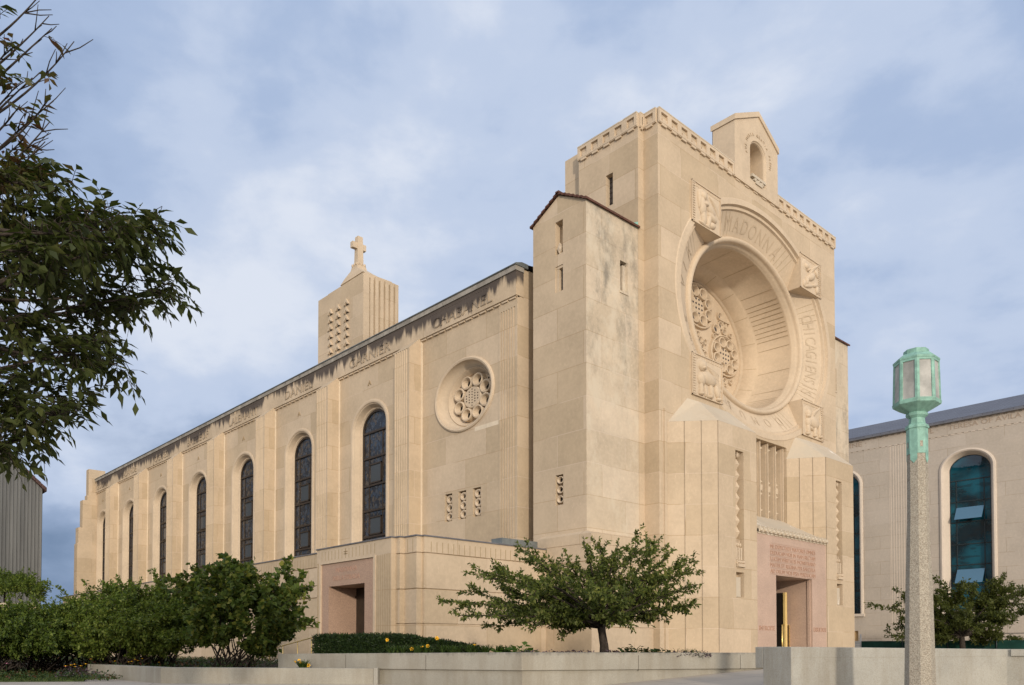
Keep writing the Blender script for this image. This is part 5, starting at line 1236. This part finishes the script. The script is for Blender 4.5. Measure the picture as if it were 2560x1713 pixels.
for px, py, D, fz_ in AE:
    e = A(px, py, D); s0 = A(min(px - 160, 40) - RNG.uniform(0, 90), py + RNG.uniform(-60, 110), D + RNG.uniform(-.3, .3)); pts = P.limb(s0, e, .016, .005, .03, 9, .06, 5); out = (e-s0)/np.linalg.norm(e-s0)
    P.limb(np.array(street(-5.1, 6.9, max(1.0, min(5.4, e[2] - .5)))), s0, .035, .016, 0, 4, .03, 5)
    red = .12 + max(0, (600 - py))/600*.8 * (1 if px < 260 else .45)
    for j in range(int(25*fz_)):
        t = RNG.uniform(.45, 1.0) if j > 8 else RNG.uniform(.9, 1); k = min(int(t*8), 7); b0 = pts[k] + (pts[k+1]-pts[k])*(t*8-k)
        q = b0 + (out*.15 + rnd(1)[0])*RNG.uniform(.02, .17) + np.array((0, 0, .05)); P.wood.tube([b0, q], [.005, .003], 3)
        spray(q, rnd(1)[0]*.9 + out*.6, int(RNG.integers(3, 5)), RNG.uniform(.16, .26), red)
for px, py, D, nl in [(165, 76, 7, 2), (108, 42, 7.2, 1), (88, -60, 7, 0), (100, 10, 7.3, 0), (110, 215, 6.9, 2), (105, 285, 6.8, 1), (95, 335, 6.8, 4), (60, 170, 7.1, 2), (20, 190, 7.0, 2), (30, 240, 6.9, 2), (10, 90, 7.2, 1), (115, 230, 7.0, 2), (40, 330, 7.0, 3), (70, 385, 6.9, 9), (20, 380, 7.1, 9)]:
    e = A(px, py, D); s0 = A(-70, py + (px + 70)*.78 + 30, D); pts = P.limb(s0, e, .013, .004, -.05, 10, .05, 5); P.limb(np.array(street(-5.05, 6.9, min(6.0, s0[2] - .4))), s0, .03, .013, 0, 4, .03, 5)
    for j in range(4):
        k = int(RNG.integers(5, 9)); q = pts[k] + (rnd(1)[0]*.7 + (e-s0)/np.linalg.norm(e-s0))*RNG.uniform(.08, .2); P.limb(pts[k], q, .006, .003, 0, 3, .05, 4)
    for j in range(nl):
        t = RNG.uniform(.5, 1.0); k = min(int(t*9), 8); spray(pts[k] + (pts[k+1]-pts[k])*(t*9-k), rnd(1)[0]*.7 + (e-s0)/np.linalg.norm(e-s0)*.5, 3, .15, .62)
for k in range(190):
    v = rnd(1)[0]*np.array((1.9, 1.9, 2.7))*RNG.uniform(.3, 1)**.6; c = np.array(street(-6.0, 6.8, 3.7)) + v
    X_ = (c[:2] - np.array(CAM[:2])) @ RV; D_ = (c[:2] - np.array(CAM[:2])) @ FV
    if D_ < 3.5 or X_/D_ > -.70: continue
    s0 = np.array(street(-5.25, 6.9, min(5.5, max(1.2, c[2] - .6)))); P.limb(s0, c, .022, .005, .03, 6, .08, 4)
    for j in range(14): spray(c + RNG.normal(size=3)*.22, rnd(1)[0], 4, .25, .25)
P.build(at_t, M['bark'], M['ash_leaf'], .40); print('ash', P.count())

# ---- clipped yew hedge
hA, hB = np.array(at(815, 1635, 21.0)), np.array(at(1190, 1632, 19.5)); hz = .24
hg = thing('yew_hedge', 'low dark clipped yew hedge on the raised planter in front of the side doorway', 'hedge', tuple(hA))
n = 34000; t = RNG.random(n); ht = np.where(t < .55, .42, .42 - (t-.55)/.45*.27); dirv = (hB-hA)/np.linalg.norm(hB-hA); nv_ = np.array((-dirv[1], dirv[0], 0))
s_ = RNG.uniform(-1, 1, n); q_ = RNG.random(n); surf = RNG.random(n) < .6
zz_ = np.where(surf, np.where(np.abs(s_) < .85, 1.0, q_), q_); cap_ = np.minimum(1, np.minimum(t/.03, (1-t)/.05) * .3 + .72)
bump_ = .05*np.sin(t*37) * np.sin(t*11 + 1) + .03*RNG.normal(size=n)
C = hA + (hB-hA)*t[:, None] + nv_*(s_*.55*cap_)[:, None]; C[:, 2] = -.19 + (ht*cap_ + bump_)*zz_*np.where(np.abs(s_) > .8, .93, 1)
front_ = RNG.random(n) < .35; C[front_] = (hA + (hB-hA)*t[:, None] - nv_*(.55 + .03*RNG.normal(size=n))[:, None] + np.stack([0*t, 0*t, -.05 + q_*(ht+.1)], 1))[front_]; 
leaf_mesh('foliage', C, rnd(n)*.7 + np.array((0, 0, .5)) - nv_*.25, rnd(n), RNG.uniform(.05, .10, n), M['yew_leaf'], hg, .34)
mb = MB()
for k in range(12): p = hA + (hB-hA)*(.04 + .08*k); mb.tube([p + (0, 0, -.2), p + (0, 0, .2)], [.03, .02], 5)
mb.build('stem', M['bark'], hg, fix=False)

# ---- daylilies, hostas, coral bells and other small plants
def blades(mb_c, c, n, L_, w=.012, arch_=.5):
    for k in range(n):
        a = RNG.uniform(0, 2*math.pi); l = L_*RNG.uniform(.6, 1.1); d = np.array((math.cos(a), math.sin(a), 0)); s = np.array((-d[1], d[0], 0))*w
        pts = [c + d*l*arch_*(u**1.4) + np.array((0, 0, l*(u*1.05 - .55*u*u))) for u in (0, .35, .7, 1)]
        v = []
        for i, p in enumerate(pts): k2 = (1, .9, .6, .05)[i]; v += [p - s*k2, p + s*k2]
        mb_c.add(v, [(0, 1, 3, 2), (2, 3, 5, 4), (4, 5, 7, 6)])
def tinted(o, lo=0., hi=1.):
    me = o.data; a = me.attributes.new('tint', 'FLOAT', 'FACE'); n = len(me.polygons); a.data.foreach_set('value', np.repeat(RNG.uniform(lo, hi, n//3 + 1), 3)[:n].astype(np.float32)); return o
def lily_flower(parent, c, face, r=.055):
    f = MB(); face = np.array(face, float); face /= np.linalg.norm(face); s = np.cross(face, (0, 0, 1)); s /= np.linalg.norm(s); u = np.cross(s, face)
    for k in range(6):
        a = k*math.pi/3; d = s*math.cos(a) + u*math.sin(a); t_ = np.cross(face, d); w = .34 if k % 2 else .26
        f.add([c - face*r*.5, c + d*r*.6 + t_*r*w + face*r*.35, c + d*r*1.15 + face*r*.25, c + d*r*.6 - t_*r*w + face*r*.35], [(0, 1, 2, 3)])
    fl_ = f.build('flower', M['yellow_petal'], parent, fix=False)
    e = MB(); e.ball(tuple(c + face*r*.15), r*.16, 6, 4); e.build('flower_eye', M['flower_eye'], fl_)
def daylily(px, D, zg, lab, flowers, nb=90, L_=.50):
    c = np.array(at(px, 1620, D)); c[2] = zg; r = thing('daylily', lab, 'flower', tuple(c), 'yellow daylilies in the beds')
    m_ = MB()
    for k in range(5): blades(m_, c + np.array((RNG.uniform(-.14, .14), RNG.uniform(-.14, .14), 0)), nb//5, L_)
    tinted(m_.build('leaf_clump', M['blade_leaf'], r, fix=False))
    toward = np.array((-FV[0], -FV[1], .45))
    for fx_, fy_ in flowers:
        p = np.array(at(fx_, fy_, D - .1)); st = MB(); st.tube(bez(c + RNG.normal(size=3)*.03, p, .08, 5), [.006]*5, 4); st.build('flower_stalk', M['blade_leaf'], r, fix=False); lily_flower(r, p, toward + RNG.normal(size=3)*.45, RNG.uniform(.036, .052))
daylily(985, 17.9, -.19, 'daylily against the hedge front with one yellow bloom held above its leaves', [(968, 1600)])
daylily(1045, 17.4, -.19, 'daylily with two yellow blooms close together, in front of the hedge', [(1030, 1623), (1056, 1618)])
daylily(1075, 17.4, -.19, 'daylily with its largest yellow bloom facing the street, in front of the hedge', [(1069, 1615)])
daylily(1105, 17.6, -.19, 'tall daylily with one bloom at the level of the hedge top', [(1092, 1596)])
daylily(1180, 17.0, -.19, 'daylily at the tapered end of the hedge with a small amber bloom', [(1187, 1613)])
daylily(1140, 17.1, -.19, 'flowerless clump of daylily leaves between the blooming ones and the tapered hedge end', [])
daylily(1215, 16.8, -.19, 'flowerless daylily leaves between the amber bloom and the darker hosta', [])
daylily(1012, 17.8, -.19, 'flowerless daylily leaves just right of the bloom against the hedge front', [])
daylily(1245, 16.6, -.19, 'flowerless daylily leaves touching the darker hosta', [])
daylily(765, 18.3, -.52, 'daylily with a bright yellow cluster in the low bed, above the low planter wall', [(739, 1654), (748, 1651), (752, 1656), (772, 1664)], 110, .48)
def leafy(name, lab, cat, px, D, zg, n, rad, h, mat, size, width, grp=None, up=.8):
    c = np.array(at(px, 1620, D)); c[2] = zg; r = thing(name, lab, cat, tuple(c), grp)
    a = RNG.uniform(0, 2*math.pi, n); q = np.sqrt(RNG.random(n)); C_ = np.stack([np.cos(a)*q*rad, np.sin(a)*q*rad, h*(1 - .6*q*q)*RNG.uniform(.2, 1, n)], 1) + c
    leaf_mesh('foliage', C_, np.stack([np.cos(a), np.sin(a), RNG.uniform(-.2, .6, n)], 1) + rnd(n)*.4, rnd(n)*.5 + (0, 0, up), size*RNG.uniform(.6, 1.2, n), M[mat], r, width)
    s = MB(); [s.tube([c + (0, 0, -.03), C_[i]], [.006, .003], 3) for i in range(min(n, 14))]; s.build('stem', M['blade_leaf'], r, fix=False); return r
leafy('hosta', 'pale green hosta with broad leaves beside the purple plants on the planter', 'plant', 1308, 16.2, -.19, 40, .22, .24, 'hosta_leaf', .20, .6)
leafy('hosta', 'darker low hosta left of the pale one, next to the daylily leaves', 'plant', 1262, 16.6, -.19, 50, .24, .2, 'hosta_leaf', .15, .6)
for i, (px, D) in enumerate(((1325, 15.5), (1385, 15.7), (1425, 15.9), (1465, 16.3), (1530, 16.2), (1700, 16.7), (1745, 16.8))):
    leafy('coral_bells', ['purple-leaved mound nearest the planter corner', 'small purple mound left of the crabapple trunk', 'purple mound midway between the planter corner and the crabapple trunk', 'purple mound touching the crabapple trunk on its left', 'greyish purple mound at the foot of the crabapple trunk, right side', 'dull purple mound below the ornamental grass', 'last dull purple mound, toward the boundary wall'][i], 'plant', px, D, -.19, 150, .24, .15, 'purple_leaf', .06, .7, 'purple-leaved mounds along the planter edge')
for i, px in enumerate((1560, 1590, 1625, 1655)):
    leafy('bedding_plant', ['leafy green plant just right of the crabapple trunk', 'tallest dark-leaved plant right of the crabapple trunk', 'leafy green plant before the buttress base', 'last leafy green plant before the ornamental grass'][i], 'plant', px, 16.6, -.19, 90, .20, (.2, .27, .2, .2)[i], 'coarse_leaf', .10, .62, 'leafy plants right of the crabapple')
for px, lab in ((1725, 'wispy ornamental grass tuft at the right end of the raised planter'),):
    c = np.array(at(px, 1620, 16.8)); c[2] = -.19; r = thing('ornamental_grass', lab, 'plant', tuple(c)); m_ = MB()
    for k in range(7): blades(m_, c + np.array((RNG.uniform(-.3, .3), RNG.uniform(-.3, .3), 0)), 9, .36, .006, .55)
    tinted(m_.build('blades', M['grass_blade'], r, fix=False), .5, 1)
# ---- grass and ground cover at lower left (nobody could count these)
m_ = MB()
for k in range(4200):
    X = RNG.uniform(-15.5, -9.3); D = RNG.uniform(18.35, 24)
    p = street(X, D, -.735)
    if p[0] > -26.6: continue
    blades(m_, np.array(p), 2, RNG.uniform(.05, .13), .010, .5)
o = tinted(m_.build('grass', M['grass_blade'], None, fix=False)); kind(o, 'stuff')
n = 9000; X = RNG.uniform(-15.5, -9.2, n); D = RNG.uniform(18.7, 27, n); C_ = np.stack([CAM[0] + X*RV[0] + D*FV[0], CAM[1] + X*RV[1] + D*FV[1], -.72 + RNG.random(n)*.14*(np.sin(X*2.1)*np.cos(D*1.7)*.5 + .8)], 1); C_ = C_[C_[:, 0] < -26.6]; n = len(C_)
kind(leaf_mesh('ground_cover', C_, rnd(n), rnd(n)*.6 + (0, 0, .8), RNG.uniform(.04, .09, n), M['coarse_leaf'], None, .6), 'stuff')
n = 9000; u = RNG.random((n, 2)); C_ = np.array((-26.3, 0, -.55)) + np.stack([u[:, 0]*8.5, -1 + u[:, 1]*24, RNG.random(n)*.16], 1)
keep = (C_[:, 0] + .85*(C_[:, 1]+.8) > -26.1) & (C_[:, 0] < -17.2) & ((C_[:, 1] > 3.4) | (C_[:, 0] < -23.4)) & ((C_[:, 0] > -23.9) | (C_[:, 1] > -1) | True); C_ = C_[keep]; n = len(C_)
kind(leaf_mesh('ground_cover', C_, rnd(n), rnd(n)*.6 + (0, 0, .8), RNG.uniform(.05, .10, n), M['coarse_leaf'], None, .6), 'stuff')
spots = [(165, 1668, 'pink'), (18, 1660, 'pink'), (178, 1664, 0), (187, 1662, 0), (189, 1668, 0), (203, 1666, 0), (215, 1661, 0), (228, 1649, 0), (288, 1654, 0), (322, 1656, 0), (330, 1655, 0), (338, 1650, 0), (345, 1653, 0), (356, 1648, 0), (398, 1657, 0), (165, 1666, 0)]
for i, (px, py, kd) in enumerate(spots):
    D = 21.3 if px > 218 else 20.2; p = np.array(at(px, py, D)); g_ = p.copy(); g_[2] = -.56 if px > 218 else -.735
    where = ['nearest the left edge of the low planter wall', 'by itself at the far left'][min(i, 1)] if kd else ''
    r = thing('bedding_flower', ('small pink flower ' + where) if kd else 'small yellow daisy-like flower in the shade under the shrubs', 'flower', tuple(g_), None if kd else 'small yellow flowers under the shrubs')
    s = MB(); s.tube([g_, (g_+p)/2 + RNG.normal(size=3)*.01, p], [.006]*3, 4); s.build('stalk', M['blade_leaf'], r, fix=False)
    f = MB()
    for k in range(9):
        a = k*2*math.pi/9; dv = np.array((math.cos(a), math.sin(a), .25)); w = np.array((-dv[1], dv[0], 0))*.018
        f.add([p, p + dv*.035 + w, p + dv*.062, p + dv*.035 - w], [(0, 1, 2, 3)])
    f.ball(tuple(p + (0, 0, .012)), (.018, .018, .012), 6, 4); f.build('bloom', M['pink_petal' if kd else 'yellow_petal'], r, fix=False)
leafy('purple_shrublet', 'low dark purple plant beside the end of the low planter wall', 'plant', 195, 19.6, -.735, 260, .5, .3, 'purple_leaf', .07, .5)
